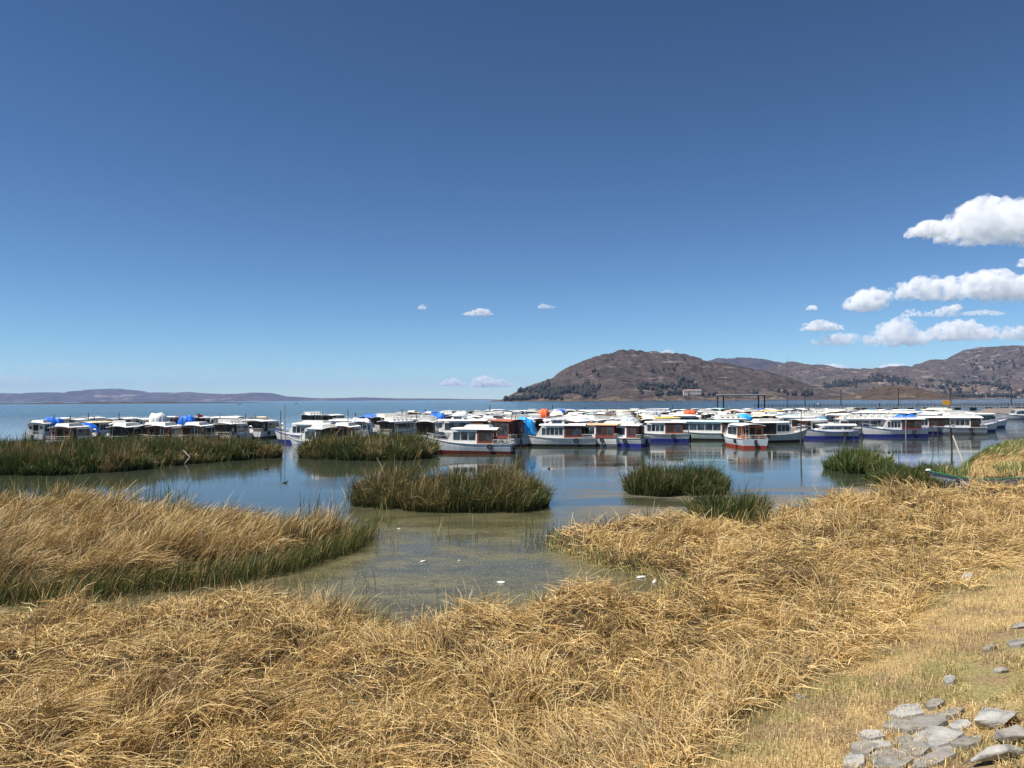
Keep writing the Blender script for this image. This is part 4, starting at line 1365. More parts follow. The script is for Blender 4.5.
boat(170, 445.5, 91, 'maroon sterned boat with a small white ladder', wood='maroon', hull='white', bottom='maroon', trim='maroon', roof='white', L=8.2, ladd=2, top='lip', nwin=5, doors=3)
boat(187, 439, 120, 'blue glazed boat wedged between two brown sterns', wood='white', hull='pale', bottom='blue', trim='blue', roof='white', L=7.0, top='lip', nwin=4)
boat(202, 445, 93, 'brown sterned boat with ladder behind the end of the reed bed', wood='brown', hull='white', bottom='maroon', trim='maroon', roof='white', L=8.4, ladd=2, top='lip', nwin=5, doors=2, B=2.9)
boat(186, 432, 100, 'white boat with rust coloured wheelhouse beside the red pennant', wood='brown', hull='white', bottom='maroon', trim='maroon', roof='rust', L=8.4, top='rail', nwin=6)
boat(236, 442, 84, 'white boat with square dark stern openings facing the channel', wood='dark', hull='white', bottom='blue', trim='white', roof='white', L=8.6, top='bench', nwin=5, doors=2, B=2.9)
boat(254, 436, 68, 'white boat with brown framed stern turned towards the gap', wood='brown', hull='white', bottom='maroon', trim='maroon', roof='white', L=8.6, top='rail', nwin=6, doors=3)
boat(268, 437.5, 80, 'white boat with dark stern beside the open gap in the reeds', wood='dark', hull='white', bottom='black', trim='grey', roof='white', L=8.8, top='rail', nwin=6, doors=2, B=2.9)
boat(304, 443, 160, 'white boat with large windows lying across the gap in the reeds', wood='dark', hull='white', bottom='blue', trim='blue', roof='white', L=8.4, top='lip', nwin=5)
boat(318, 451, 128, 'low white bow poking out beside the second reed bed', wood='dark', hull='white', bottom='grey', trim='white', roof='grey', L=7.4, top='lip', nwin=4)
boat(338, 437, 150, 'white boat lying behind the boat with large windows', wood='brown', hull='white', bottom='grey', trim='white', roof='white', L=8.2, top='rail', nwin=5)
boat(350, 447, 84, 'white roofed boat with orange brown stern behind the second reed bed', wood='orange', hull='white', bottom='maroon', trim='white', roof='white', L=7.6, top='lip', nwin=4, doors=2)
tarp(362, 433, 0.9, 2.4, 2.4, 1.65, 'white', 'ribbed white tarpaulin standing behind the second reed bed', 12, 5, boxy=5)
boat(362, 440, 95, 'boat lying under the ribbed white tarpaulin', wood='white', hull='grey', bottom='grey', trim='grey', roof='grey', L=7.6, top='none', nwin=4)
boat(318, 426, 65, 'two deck white boat with dark stern beyond the reed gap', wood='dark', hull='white', bottom='blue', trim='white', roof='white', L=9, top='bench', nwin=6, doors=1)
boat(337, 427, 75, 'white boat with blue curtained stern beyond the reed gap', wood='dark', hull='white', bottom='black', trim='blue', roof='white', L=9, top='rail', nwin=6, doors=2)
boat(377, 431, 70, 'white boat with brown stern and blue roof rack', wood='brown', hull='white', bottom='maroon', trim='maroon', roof='blue', L=8.8, top='rail', nwin=6)
boat(403, 438, 62, 'white boat with a big dark square stern above the reeds', wood='dark', hull='white', bottom='black', trim='grey', roof='white', L=9, top='bench', nwin=6, doors=1, aft=0.05)
boat(434, 435, 85, 'plain white boat under the small blue tarp', wood='white', hull='white', bottom='grey', trim='grey', roof='white', L=8.4, top='none', nwin=5)
tarp(437, 419.5, 2.2, 2.1, 1.8, 0.75, 'blue', 'small blue tarpaulin lying on a white cabin roof', 21, 10, droop=0.5)
boat(468, 453, 168, 'white boat with maroon bottom moored alone in front', wood='maroon', hull='pale', bottom='maroon', trim='white', roof='white', L=8.6, top='lip', nwin=3, cab0=0.20, cab1=0.66, ob=True, aft=0.17, tyres=1)
boat(501, 445.5, 128, 'maroon cabin boat right behind the front white boat', wood='maroon', hull='grey', bottom='maroon', trim='maroon', roof='rust', L=6.6, top='none', nwin=3, aft=0.5, zr=2.7)
boat(553, 446, 171, 'long white boat with dark windows beside the cyan tarp', wood='maroon', hull='white', bottom='black', trim='white', roof='white', L=9.2, top='bridge', nwin=5, cab0=0.16, cab1=0.64, aft=0.20)
boat(592, 445.5, 142, 'boat with peach and maroon cabin behind the long white boat', wood='maroon', hull='white', bottom='grey', trim='maroon', roof='peach', L=7.4, top='none', nwin=3, cab0=0.05, cab1=0.65, aft=0.30)
boat(612, 446, 145, 'blue bottomed white boat at the open corner of the rows', wood='maroon', hull='grey', bottom='blue', trim='white', roof='white', L=7.8, top='lip', nwin=3, cab0=0.08, cab1=0.72, aft=0.14)
tarp(525, 434.5, 1.2, 2.1, 2.1, 1.6, 'cyan', 'bright cyan tarpaulin bundle on the bow of the long white boat', 31, 0, boxy=2.3)
tarp(543.5, 418.5, 2.2, 1.7, 1.9, 1.15, 'orange', 'orange tarpaulin dome on a roof behind the long white boat', 33, 0, boxy=2.4, droop=0.25)
tarp(630, 432.5, 0.85, 2.5, 2.4, 1.5, 'grey', 'pale grey tarpaulin tent on the boat by the open corner', 35, 10, boxy=2.1, droop=0.6)
boat(631, 439.5, 150, 'low boat under the pale grey tarpaulin tent', wood='white', hull='grey', bottom='grey', trim='black', roof='grey', L=6.8, top='none', nwin=3, zr=1.6)
boat(655, 441.5, 165, 'white boat with blue waterline next to the mint roofed boat', wood='maroon', hull='white', bottom='blue', trim='white', roof='white', L=7.8, top='rail', nwin=4, aft=0.25)
boat(699, 440, 163, 'pale mint roofed boat with six wide windows', wood='maroon', hull='mint', bottom='black', trim='white', roof='mint', L=10.4, top='none', nwin=6, cab0=0.10, cab1=0.80, aft=0.14, B=2.8)
boat(741, 446, 92, 'boat with orange wooden stern and white ladder facing the water', wood='orange', hull='pale', bottom='red', trim='white', roof='white', L=8.6, ladd=1, top='none', nwin=5, doors=3, B=2.9)
boat(778, 442, 14, 'white boat with its bow turned to the shore side, beside the orange stern', wood='dark', hull='grey', bottom='black', trim='white', roof='white', L=7.8, top='lip', nwin=3, aft=0.3)
boat(817, 438, 20, 'small white boat with blue hull foot near the cyan sheet', wood='brown', hull='white', bottom='blue', trim='white', roof='white', L=7.2, top='rail', nwin=4)
tarp(821, 425.5, 1.1, 1.3, 1.2, 1.0, 'cyan', 'cyan sheet wrapped over a cabin between white boats', 41, 0, boxy=3.5)
boat(826, 439, 172, 'low white launch tied beneath the cyan sheet', wood='white', hull='grey', bottom='blue', trim='blue', roof='white', L=7.0, top='none', nwin=3, zr=1.65)
boat(863, 436, 176, 'long white boat with deep blue hull foot and dark windows', wood='maroon', hull='white', bottom='blue', trim='blue', roof='white', L=9.8, top='bench', nwin=6, cab0=0.06, cab1=0.84, aft=0.18)
boat(892, 437, 172, 'white boat with maroon stern tied to the long blue footed boat', wood='maroon', hull='white', bottom='blue', trim='blue', roof='white', L=7.8, top='rail', nwin=4, aft=0.3)
boat(915, 434, 174, 'white boat with pale blue window panes towards the jetty', wood='maroon', hull='white', bottom='blue', trim='blue', roof='white', L=9.4, top='rail', nwin=5, aft=0.3, cab0=0.05)
boat(946, 434, 170, 'white boat with bright blue window band near the jetty', wood='dark', hull='grey', bottom='grey', trim='white', roof='white', L=9.4, top='lip', nwin=6, aft=0.12)
boat(969, 432, 8, 'blue bottomed boat with dark stern opening next to the jetty', wood='dark', hull='white', bottom='blue', trim='blue', roof='white', L=9.6, top='lip', nwin=4, aft=0.3)
boat(985, 428, 12, 'white boat with raked black windscreen, nearest the jetty end', wood='dark', hull='white', bottom='blue', trim='blue', roof='white', L=9.0, top='none', nwin=4, aft=0.1)
boat(1019, 419.5, 176, 'small blue grey boat moored against the stone jetty', wood='white', hull='grey', bottom='grey', trim='grey', roof='grey', L=9.5, top='none', nwin=4, aft=0.1, zr=2.0)

# ------------------------------------------------ the packed rows behind
LANDMARK = [(0, 'the first blue tarp'), (95, 'the brown stern with ladder'), (150, 'the white tarpaulin hump'), (200, 'the end of the long reed bed'), (250, 'the gap in the reeds'), (310, 'the boat with large windows'), (355, 'the ribbed white tarpaulin'),
            (392, 'the big dark square stern'), (420, 'the small blue tarp'), (450, 'the front maroon bottomed boat'), (485, 'the maroon cabin boat'), (512, 'the cyan tarpaulin bundle'),
            (545, 'the orange tarpaulin dome'), (575, 'the peach cabin boat'), (605, 'the open corner boat'), (635, 'the grey tarpaulin tent'), (665, 'the bow of the mint roofed boat'), (695, 'the mint roofed boat'),
            (725, 'the orange wooden stern'), (760, 'the iron gantry'), (790, 'the tall mast'), (815, 'the cyan sheet'), (845, 'the long blue footed boat'), (880, 'the maroon sterned blue boat'), (915, 'the pale paned boat'), (945, 'the yellow board'), (970, 'the jetty head')]
ROWN = ['row two', 'row three', 'row four', 'row five', 'row six', 'row seven', 'row eight', 'last row']


def landmark(px):
    return min(LANDMARK, key=lambda a: abs(a[0] - px))[1]


back_specs = [
    dict(wood='maroon', bottom='blue', roof='white', top='rail'), dict(wood='dark', bottom='black', roof='white', top='bench'), dict(wood='white', bottom='maroon', roof='white', top='none'),
    dict(wood='brown', bottom='grey', roof='white', top='bridge'), dict(wood='dark', bottom='blue', roof='white', top='none'), dict(wood='maroon', bottom='grey', roof='cream', top='lip'),
    dict(wood='orange', bottom='maroon', roof='white', top='none'), dict(wood='white', bottom='blue', roof='white', top='bench'), dict(wood='dark', bottom='grey', roof='mint', top='rail'),
    dict(wood='brown', bottom='blue', roof='yellow', top='none'), dict(wood='white', bottom='grey', roof='grey', top='rail'), dict(wood='maroon', bottom='blue', roof='rust', top='lip'),
    dict(wood='white', bottom='blue', roof='blue', top='none'), dict(wood='dark', bottom='blue', roof='white', top='lip'), dict(wood='dark', bottom='maroon', roof='peach', top='none'),
]
wts = [10, 9, 6, 10, 7, 5, 5, 6, 3, 2.2, 3, 2.4, 2.4, 6, 1.6]
rnd = random.Random(99)
used = set()
rows = [(96, 425, 600, 16), (106, 405, 800, 15), (118, 385, 960, 15), (131, 395, 960, 14.5), (145, 400, 955, 13.5), (160, 405, 935, 12.5), (175, 420, 900, 12), (190, 440, 860, 12)]
for ri, (Yr, p0, p1, stepm) in enumerate(rows):
    pxq = p0 + rnd.uniform(0, 10)
    while pxq < p1:
        Y = Yr + rnd.uniform(-3.5, 3.5)
        mpp = Y / FPX
        hd = rnd.choice([90, 90, 92, 86, 84, -90, 72, 108, 60, 165, 15]) + rnd.uniform(-7, 7)
        width = 2.75 if abs(math.sin(R(hd))) > 0.7 else 7.5
        if 600 < pxq < 650 and Yr < 100: pxq += 30; continue
        sp = dict(rnd.choices(back_specs, wts)[0])
        if ri >= 6: sp['top'] = 'none'
        x = A(pxq, 400, Y)
        key = ('b', rnd.choice([0, 1]), tuple(sorted(sp.items())))
        kw = dict(sp); kw['detail'] = 1; kw['L'] = 8.6 if key[1] else 9.6; kw['zr'] = 2.16 if key[1] else 2.36; kw['B'] = 2.7
        pk = tuple(sorted(kw.items()))
        if pk not in _protos:
            b = make_boat(**kw); _protos[pk] = (b, kids(b))
        else:
            b = copy_tree(*_protos[pk])
        b.location = (x[0], Y, 0); b.rotation_euler = (R(rnd.uniform(-1, 1)), R(rnd.uniform(-.7, .7)), R(hd))
        look = {'white': 'white roofed'}.get(sp['roof'], sp['roof'] + ' roofed')
        topd = {'rail': 'railed ', 'bench': 'roof benched ', 'none': 'plain ', 'bridge': 'wheelhouse ', 'lip': 'hatched '}[sp['top']]
        wd = 'sideways ' if width > 5 else ('bow-on ' if math.sin(R(hd)) < 0 else '')
        lb = f"{wd}{topd}{look} boat in {ROWN[ri]} past {landmark(pxq)}"
        for extra in (' by ' + sp['wood'] + ' wood', ' with ' + sp['bottom'] + ' foot', ', slightly askew', ', tighter packed', ', further along'):
            if lb not in used: break
            lb = (lb.split(' boat in')[0] + (f" {sp['wood']} sterned" if 'by ' in extra else f" {sp['bottom']} footed" if 'with' in extra else ' squeezed' if 'tighter' in extra else ' outer' if 'further' in extra else ' askew') + ' boat in' + lb.split(' boat in')[1])
        if len(lb.replace(',', '').split()) > 15: lb = lb.replace(' the ', ' ').replace('roof benched ', 'benched ')
        while len(lb.replace(',', '').replace('-', ' ').split()) > 16 and ' roofed' in lb: lb = lb.replace(' roofed', '', 1)
        used.add(lb)
        tag(b, lb, 'boat', 'boats moored in the harbour')
        pxq += (width / mpp) * rnd.uniform(1.02, 1.24)
# thin second rank to the west
for i, (pxq, pyq, hd, rf, wdw) in enumerate([(66, 432, 90, 'white', 'white'), (97, 431, 85, 'white', 'dark'), (113, 433, 100, 'grey', 'brown'), (131, 432, 88, 'white', 'white'), (172, 430, 92, 'white', 'white'),
                                            (205, 431, 85, 'white', 'dark'), (219, 431, 172, 'white', 'white'), (237, 430, 95, 'white', 'brown'), (262, 431, 88, 'cream', 'white'), (396, 430, 95, 'white', 'dark'),
                                            (447, 437, 168, 'white', 'dark'), (478, 439, 172, 'cream', 'brown'), (452, 430, 90, 'white', 'maroon'), (675, 431, 170, 'white', 'maroon'), (720, 432, 100, 'white', 'dark'), (757, 431, 95, 'cream', 'dark'),
                                            (785, 433, 165, 'white', 'white'), (800, 430, 30, 'white', 'brown'), (565, 436, 15, 'white', 'maroon'), (598, 435, 172, 'white', 'dark')]):
    lb = f"boat with {rf} roof and {wdw} stern half behind {landmark(pxq)}"
    if lb in used: lb = lb.replace('half behind', 'close behind')
    used.add(lb)
    boat(pxq, pyq, hd, lb, roof=rf, wood=wdw, bottom='grey', trim='grey', L=8.4, top='rail' if i % 2 else 'none', nwin=5)
for i, (pxq, pyq, w, h, c, nm) in enumerate([(187, 426, 1.8, 1.0, 'blue', 'small blue sheet wedged between two brown sterns'), (372, 419, 2.4, .7, 'blue', 'blue sheet on the roof of the brown sterned boat past the second reed bed'), (690, 415, 2.0, .8, 'orange', 'small orange sheet over the far roofs past the mint boat'), (905, 421, 2.4, .7, 'blue', 'blue awning sheet over a boat near the pale window panes'), (560, 414, 2.0, .8, 'blue', 'small blue sheet over the far roofs past the orange dome'), (586, 421, 3.0, .7, 'white', 'crumpled white sheet on a far cabin roof'), (655, 417, 2.2, .8, 'grey', 'grey sheet over a far cabin roof'),
                                            (744, 420, 2.0, .7, 'cyan', 'small cyan sheet among the packed far boats'), (460, 418, 2.4, 0.8, 'white', 'white sheet bundled on a far roof')]):
    tarp(pxq, pyq, 2.0, w, 1.8, h, c, nm, 60 + i)

# ------------------------------------------------ the half buried skiff in the reeds
sk = empty('skiff', (0, 0, 0))
hm = hull_mesh(5.4, 1.7, M_SIDE['grey'], M_BOT['black'], sk, paint_z=0.02)
strip_along(5.4, 1.7, 0.0, 0.045, M_TRIM['green'], sk, 'gunwale')
mb = MB(); mb.box(-0.6, -0.3, -0.72, 0.72, 0.87, 0.91); mb.box(-1.8, -1.5, -0.72, 0.72, 0.87, 0.91); mb.build('thwart', M_W2, sk)
mb = MB(); mb.torus((1.5, 0.72, 0.72), 0.20, 0.07); mb.build('tyre_fender', M_RUB, sk, smooth=True)
mb = MB(); mb.box(2.50, 2.76, -0.10, 0.10, 1.52, 1.62, tx=0.04, ty=0.03); mb.build('stem_cap', M_W, sk, bevel=0.02)
p = W(975, 484, 0.1); sk.location = (p[0], p[1], -0.55); sk.rotation_euler = (R(3), R(2), R(184))
tag(sk, 'grounded grey skiff with a green gunwale half buried in dry reeds', 'skiff')
# small dinghy and floats by the front boats
dg = empty('dinghy', (0, 0, 0)); hull_mesh(3.0, 1.2, M_SIDE['pale'], M_BOT['blue'], dg, paint_z=0.08, N=8); strip_along(3.0, 1.2, 0, 0.03, M_TRIM['white'], dg, 'gunwale', n=7)
mb = MB(); mb.box(-0.3, -0.05, -0.5, 0.5, 0.87, 0.91); mb.build('thwart', M_W2, dg)
p = W(301, 444.5); dg.location = (p[0], p[1], -0.48); dg.rotation_euler = (0, 0, R(172)); tag(dg, 'little blue rowing dinghy under the boat with large windows', 'dinghy')
for pxq, pyq, lb in ((632, 446.5, 'white float platform at the open corner of the boats'), (770, 442, 'white float beside the orange sterned boat'), (470, 452, 'white raft edge at the foot of the front boat')):
    rt = empty('float_platform', (0, 0, 0))
    mb = MB(); [mb.box(-1.0 + k * 0.34, -0.70 + k * 0.34, -0.55, 0.55, 0.24, 0.29) for k in range(6)]; mb.build('deck_boards', M_W2, rt)
    mb = MB(); mb.tube((-0.95, -0.4, 0.10), (0.95, -0.4, 0.10), 0.14, n=10); mb.tube((-0.95, 0.4, 0.10), (0.95, 0.4, 0.10), 0.14, n=10); mb.build('float', M_STEEL, rt)
    railing(rt, [(-0.9, 0.5, 0.29), (0.9, 0.5, 0.29)], 0.5, M_W2)
    p = W(pxq, pyq); rt.location = (p[0], p[1] - (1.0 if 'foot' in lb else 0), 0); rt.rotation_euler = (0, 0, R(8)); tag(rt, lb, 'float')
# ================================================================== pier, jetty, posts, people, stones, birds
PIER_Y = 262.0
M_CONC = paint('pier_concrete', (0.30, 0.28, 0.25), 0.85, 0.12, 0.8, streak=False)
M_IRON = paint('dark_iron', (0.035, 0.037, 0.042), 0.55, 0.1, 2)
M_STONE = None


def stone_mat(name, a, b, dark=(0.10, 0.10, 0.105)):
    m, n, l, p = new_mat(name)
    geo = n.new('ShaderNodeNewGeometry')
    nz = n.new('ShaderNodeTexNoise'); nz.inputs['Scale'].default_value = 5; nz.inputs['Detail'].default_value = 8; nz.inputs['Roughness'].default_value = 0.7
    l.new(geo.outputs['Position'], nz.inputs['Vector'])
    cr = n.new('ShaderNodeValToRGB'); e = cr.color_ramp.elements
    e[0].position = 0.30; e[0].color = (*dark, 1); e[1].position = 0.72; e[1].color = (*b, 1)
    x = e.new(0.48); x.color = (*a, 1)
    l.new(nz.outputs['Fac'], cr.inputs[0]); l.new(cr.outputs[0], p.inputs['Base Color'])
    p.inputs['Roughness'].default_value = 0.9
    n2 = n.new('ShaderNodeTexNoise'); n2.inputs['Scale'].default_value = 28; n2.inputs['Detail'].default_value = 6
    l.new(geo.outputs['Position'], n2.inputs['Vector'])
    bp = n.new('ShaderNodeBump'); bp.inputs['Strength'].default_value = 0.5; bp.inputs['Distance'].default_value = 0.02
    l.new(n2.outputs['Fac'], bp.inputs['Height']); l.new(bp.outputs[0], p.inputs['Normal'])
    return m


M_STONE = stone_mat('grey_stone', (0.21, 0.195, 0.17), (0.34, 0.32, 0.285))
M_STONE2 = stone_mat('pale_stone', (0.30, 0.29, 0.27), (0.46, 0.45, 0.42), (0.13, 0.13, 0.13))

# pier deck
pr = empty('pier', (0, PIER_Y, 0))
xa_, xb_ = A(752, 400, PIER_Y)[0], A(1030, 400, PIER_Y)[0] + 40
mb = MB(); mb.box(xa_, xb_, -2.0, 2.0, 1.50, 1.75); mb.build('deck', M_CONC, pr)
for k in range(26):
    x = xa_ + 1 + k * (xb_ - xa_ - 2) / 25
    mb = MB(); mb.box(x - 0.18, x + 0.18, -1.7, 1.7, -1, 1.495); mb.build('pier_support', M_CONC, pr)
tag(pr, 'long concrete pier crossing the water behind all the boats', 'pier')
# railing sections
for k in range(18):
    x0 = xa_ + k * (xb_ - xa_) / 18; x1 = xa_ + (k + 1) * (xb_ - xa_) / 18
    mb = MB(); nn = 6
    for q in range(nn): mb.tube((x0 + .05 + (x1 - x0) * q / nn, -1.9, 1.75), (x0 + .05 + (x1 - x0) * q / nn, -1.9, 2.85), 0.075, n=5)
    for zz in (2.15, 2.5, 2.85): mb.tube((x0 + .02, -1.9, zz), (x1 - .02, -1.9, zz), 0.06, n=5)
    mb.build('railing_panel', M_IRON, pr)
# rubble jetty to the east, in front of the pier's root
jt = []
jp = wp([(915, 412.5), (955, 414), (978, 417.5), (1024, 417), (1100, 416.5)])
xs = np.linspace(jp[0][0], jp[-1][0] + 60, 90); vs = np.linspace(-1, 1, 15)
X, V = np.meshgrid(xs, vs)
wdt = 4 + 3.0 * sstep(0, 12, X - xs[0])
Yc = 222 + 0 * X
Y_ = Yc + V * wdt
Zt = 1.95 * sstep(0, 4, X - xs[0]) * (1 - np.abs(V) ** 4) - 0.3 + (fbm(X / 1.2, Y_ / 1.2, 5, 4, 0.65) - 0.5) * 1.0
o = np_mesh('stone_jetty', np.stack([X, Y_, Zt], -1), grid_faces(90, 15), stone_mat('jetty_rubble', (0.17, 0.14, 0.115), (0.28, 0.24, 0.2), (0.06, 0.05, 0.04)), smooth=False)
tag(o, 'dark rubble jetty with bushy crest at the edge of the harbour', 'jetty')

# gantry of iron posts carrying a flat frame
gt = empty('gantry', (0, 0, 0)); Yg = 245.0
x0, x1 = A(717.5, 400, Yg)[0], A(764.5, 400, Yg)[0]
zt = A(740, 395.5, Yg)[2]
for x in (x0, x0 + 1.9, x1 - 1.9, x1):
    mb = MB(); mb.box(x - 0.17, x + 0.17, -0.17, 0.17, -0.8, zt - 0.14); mb.build('post', M_IRON, gt)
mb = MB(); mb.box(x0 - 0.3, x1 + 0.3, -1.0, -0.75, zt - 0.135, zt + 0.12); mb.box(x0 - 0.3, x1 + 0.3, 0.75, 1.0, zt - 0.135, zt + 0.12)
for k in range(12):
    x = x0 - 0.2 + k * (x1 - x0 + 0.4) / 11; mb.box(x - 0.05, x + 0.05, -0.745, 0.745, zt - 0.06, zt + 0.08)
mb.build('top_frame', M_IRON, gt)
mb = MB(); mb.box(x0 - 0.1, x1 + 0.1, -0.9, 0.9, zt + 0.125, zt + 0.42); mb.build('roof_sheet', M_SIDE['grey'], gt)
gt.location = (0, Yg, 0)
tag(gt, 'dark iron gantry frame rising behind the packed boats', 'gantry')
mb = MB()
p = A(787.5, 400, 255.0); mb.tube((0, 0, -1), (0, 0, A(787.5, 357, 255.0)[2]), 0.10, 0.03, 8)
o = mb.build('mast', M_IRON); o.location = (p[0], 255.0, 0); tag(o, 'very tall thin mast standing up against the hills', 'mast')

for px0, topy, w in ((805, 388.5, 'beside the tall mast'), (841, 388, 'between the mast and the knoll'), (898.5, 386.5, 'standing before the orange brown knoll'), (950.5, 386.5, 'beside the yellow board'), (1011.5, 386, 'at the jetty end, last of the row')):
    lp = empty('street_lamp', (0, 0, 0)); p = A(px0, 400, PIER_Y + 1.2); zt = A(px0, topy, PIER_Y + 1.2)[2]
    mb = MB(); mb.tube((0, 0, 1.75), (0, 0, zt - 0.35), 0.20, 0.15, 8); mb.build('pole', M_IRON, lp)
    mb = MB(); mb.box(-0.30, 0.30, -0.30, 0.30, 1.753, 2.1, tx=0.07, ty=0.07); mb.build('base', M_CONC, lp)
    mb = MB(); mb.tube((0, 0, zt - 0.345), (0, 0, zt), 0.13, 0.22, 8); mb.build('lamp_head', M_W2, lp)
    mb = MB(); mb.tube((-0.45, 0, zt - 0.5), (0.45, 0, zt - 0.5), 0.04, n=5); mb.build('crossbar', M_IRON, lp)
    lp.location = (p[0], p[1], 0); tag(lp, 'dark lamp post on the pier ' + w, 'street lamp', 'lamp posts along the pier')

bd = empty('signboard', (0, 0, 0)); p = A(946.5, 400, 256.0)
mb = MB(); mb.box(-1.25, 1.25, -0.05, 0.05, 2.45, 4.0); mb.build('board', paint('yellow_board', (0.90, 0.42, 0.02), 0.5, 0.05), bd)
for s in (-0.9, 0.9):
    mb = MB(); mb.box(s - 0.06, s + 0.06, 0.052, 0.16, -0.5, 3.6); mb.build('post', M_IRON, bd)
bd.location = (p[0], 256, 0); tag(bd, 'plain yellow board on two posts at the pier edge', 'sign')


# people on the pier
def person(px, cloth, trousers, label, Y=PIER_Y - 0.6, h=1.68, facing=0.0, z=1.75):
    root = bpy.data.meshes.new('person')
    pts = [(0, 0, 0.93), (0, 0, 1.12), (0, 0, 1.34), (0, 0, 1.46), (0, 0.01, 1.56), (0, 0.01, 1.68),
           (0.10, 0, 0.88), (0.11, 0.02, 0.48), (0.12, -0.02, 0.05), (0.13, 0.10, 0.03),
           (-0.10, 0, 0.88), (-0.12, 0.06, 0.48), (-0.12, 0.0, 0.05), (-0.13, 0.12, 0.03),
           (0.19, 0, 1.39), (0.25, -0.02, 1.12), (0.25, 0.08, 0.86), (-0.19, 0, 1.39), (-0.25, -0.02, 1.12), (-0.24, 0.08, 0.86)]
    rad = [.15, .14, .165, .07, .09, .085, .10, .068, .048, .042, .10, .068, .048, .042, .065, .048, .04, .065, .048, .04]
    ed = [(0, 1), (1, 2), (2, 3), (3, 4), (4, 5), (0, 6), (6, 7), (7, 8), (8, 9), (0, 10), (10, 11), (11, 12), (12, 13), (2, 14), (14, 15), (15, 16), (2, 17), (17, 18), (18, 19)]
    root.from_pydata(pts, ed, [])
    o = bpy.data.objects.new('person', root); COL.objects.link(o)
    sk_ = o.modifiers.new('skin', 'SKIN'); o.modifiers.new('smooth', 'SUBSURF').levels = 1
    sv = root.skin_vertices[0].data
    for i, r in enumerate(rad): sv[i].radius = (r, r)
    sv[0].use_root = True
    m, n, l, p = new_mat('person_' + label[:12].replace(' ', '_'))
    tc = n.new('ShaderNodeTexCoord'); sp = n.new('ShaderNodeSeparateXYZ'); l.new(tc.outputs['Object'], sp.inputs[0])
    cr = n.new('ShaderNodeValToRGB'); cr.color_ramp.interpolation = 'CONSTANT'; e = cr.color_ramp.elements
    e[0].position = 0; e[0].color = (*trousers, 1); e[1].position = 0.47; e[1].color = (*cloth, 1)
    a = e.new(0.735); a.color = (0.28, 0.14, 0.08, 1); b = e.new(0.84); b.color = (0.02, 0.015, 0.012, 1)
    dv = n.new('ShaderNodeMath'); dv.operation = 'DIVIDE'; dv.inputs[1].default_value = 2.0
    l.new(sp.outputs[2], dv.inputs[0]); l.new(dv.outputs[0], cr.inputs[0]); l.new(cr.outputs[0], p.inputs['Base Color']); p.inputs['Roughness'].default_value = 0.8
    root.materials.append(m)
    q = A(px, 400, Y); o.location = (q[0], q[1], z); o.rotation_euler = (0, 0, facing); o.scale = (h / 1.76,) * 3
    tag(o, label, 'person', 'people on the pier')


person(814.5, (0.04, 0.05, 0.09), (0.03, 0.03, 0.04), 'person in dark jacket first of the pair near the pier lamps', facing=0.6)
person(818, (0.55, 0.58, 0.62), (0.04, 0.04, 0.06), 'person in pale top standing in the pair on the pier', facing=-0.7)
person(820.5, (0.03, 0.04, 0.08), (0.02, 0.02, 0.03), 'person in navy clothes at the edge of the pair on the pier', facing=2.2)
person(879.5, (0.02, 0.02, 0.025), (0.02, 0.02, 0.02), 'lone person in black standing before the knoll')
person(918, (0.03, 0.03, 0.035), (0.025, 0.02, 0.02), 'lone person in dark clothes between the knoll and the yellow board', facing=1)
person(772, (0.42, 0.05, 0.05), (0.05, 0.05, 0.07), 'person in red top on the pier near the gantry', facing=1)
person(797, (0.10, 0.08, 0.07), (0.03, 0.03, 0.04), 'person in brown jacket on the pier between mast and lamp', facing=1)
person(1018, (0.35, 0.05, 0.04), (0.03, 0.03, 0.04), 'person in red jacket at the far end of the pier', facing=1)
person(1008, (0.03, 0.03, 0.05), (0.03, 0.03, 0.04), 'person in dark blue beside the last lamp post', facing=1)

# mooring poles
rp = random.Random(4)
poles = [(31, 419, 441), (50, 421, 437), (55, 415, 437), (69, 415, 438), (88, 413, 436), (86, 419, 437), (95, 416, 436), (119, 413, 436), (154, 412, 432), (182, 417, 445), (220, 413, 432), (245, 414, 436), (255, 415, 436), (267, 416, 437), (281, 411, 448),
         (285, 404, 444), (322, 413, 427), (348, 409, 440), (355, 413, 430), (363, 418, 446), (383, 411, 433), (402, 409, 436), (417, 411, 440), (425, 409, 428), (440, 412, 430), (478, 409, 424), (490, 405, 424), (511, 412, 440), (516, 416, 446),
         (565, 418, 446), (591, 421, 446), (641, 418, 443), (656, 412, 430), (695, 411, 426), (708, 413, 430), (745, 417, 446), (761, 419, 432), (777, 420, 432), (801, 410, 448), (817, 411, 430), (824, 414, 430), (846, 409, 424),
         (862, 420, 438), (878, 408, 424), (888, 417, 437), (906, 418, 438), (933, 420, 440), (938, 418, 438), (951, 424, 452), (585, 407, 420), (620, 406, 420), (672, 406, 420), (553, 405, 420), (608, 409, 424), (640, 407, 422), (730, 406, 420)]
seen = set()
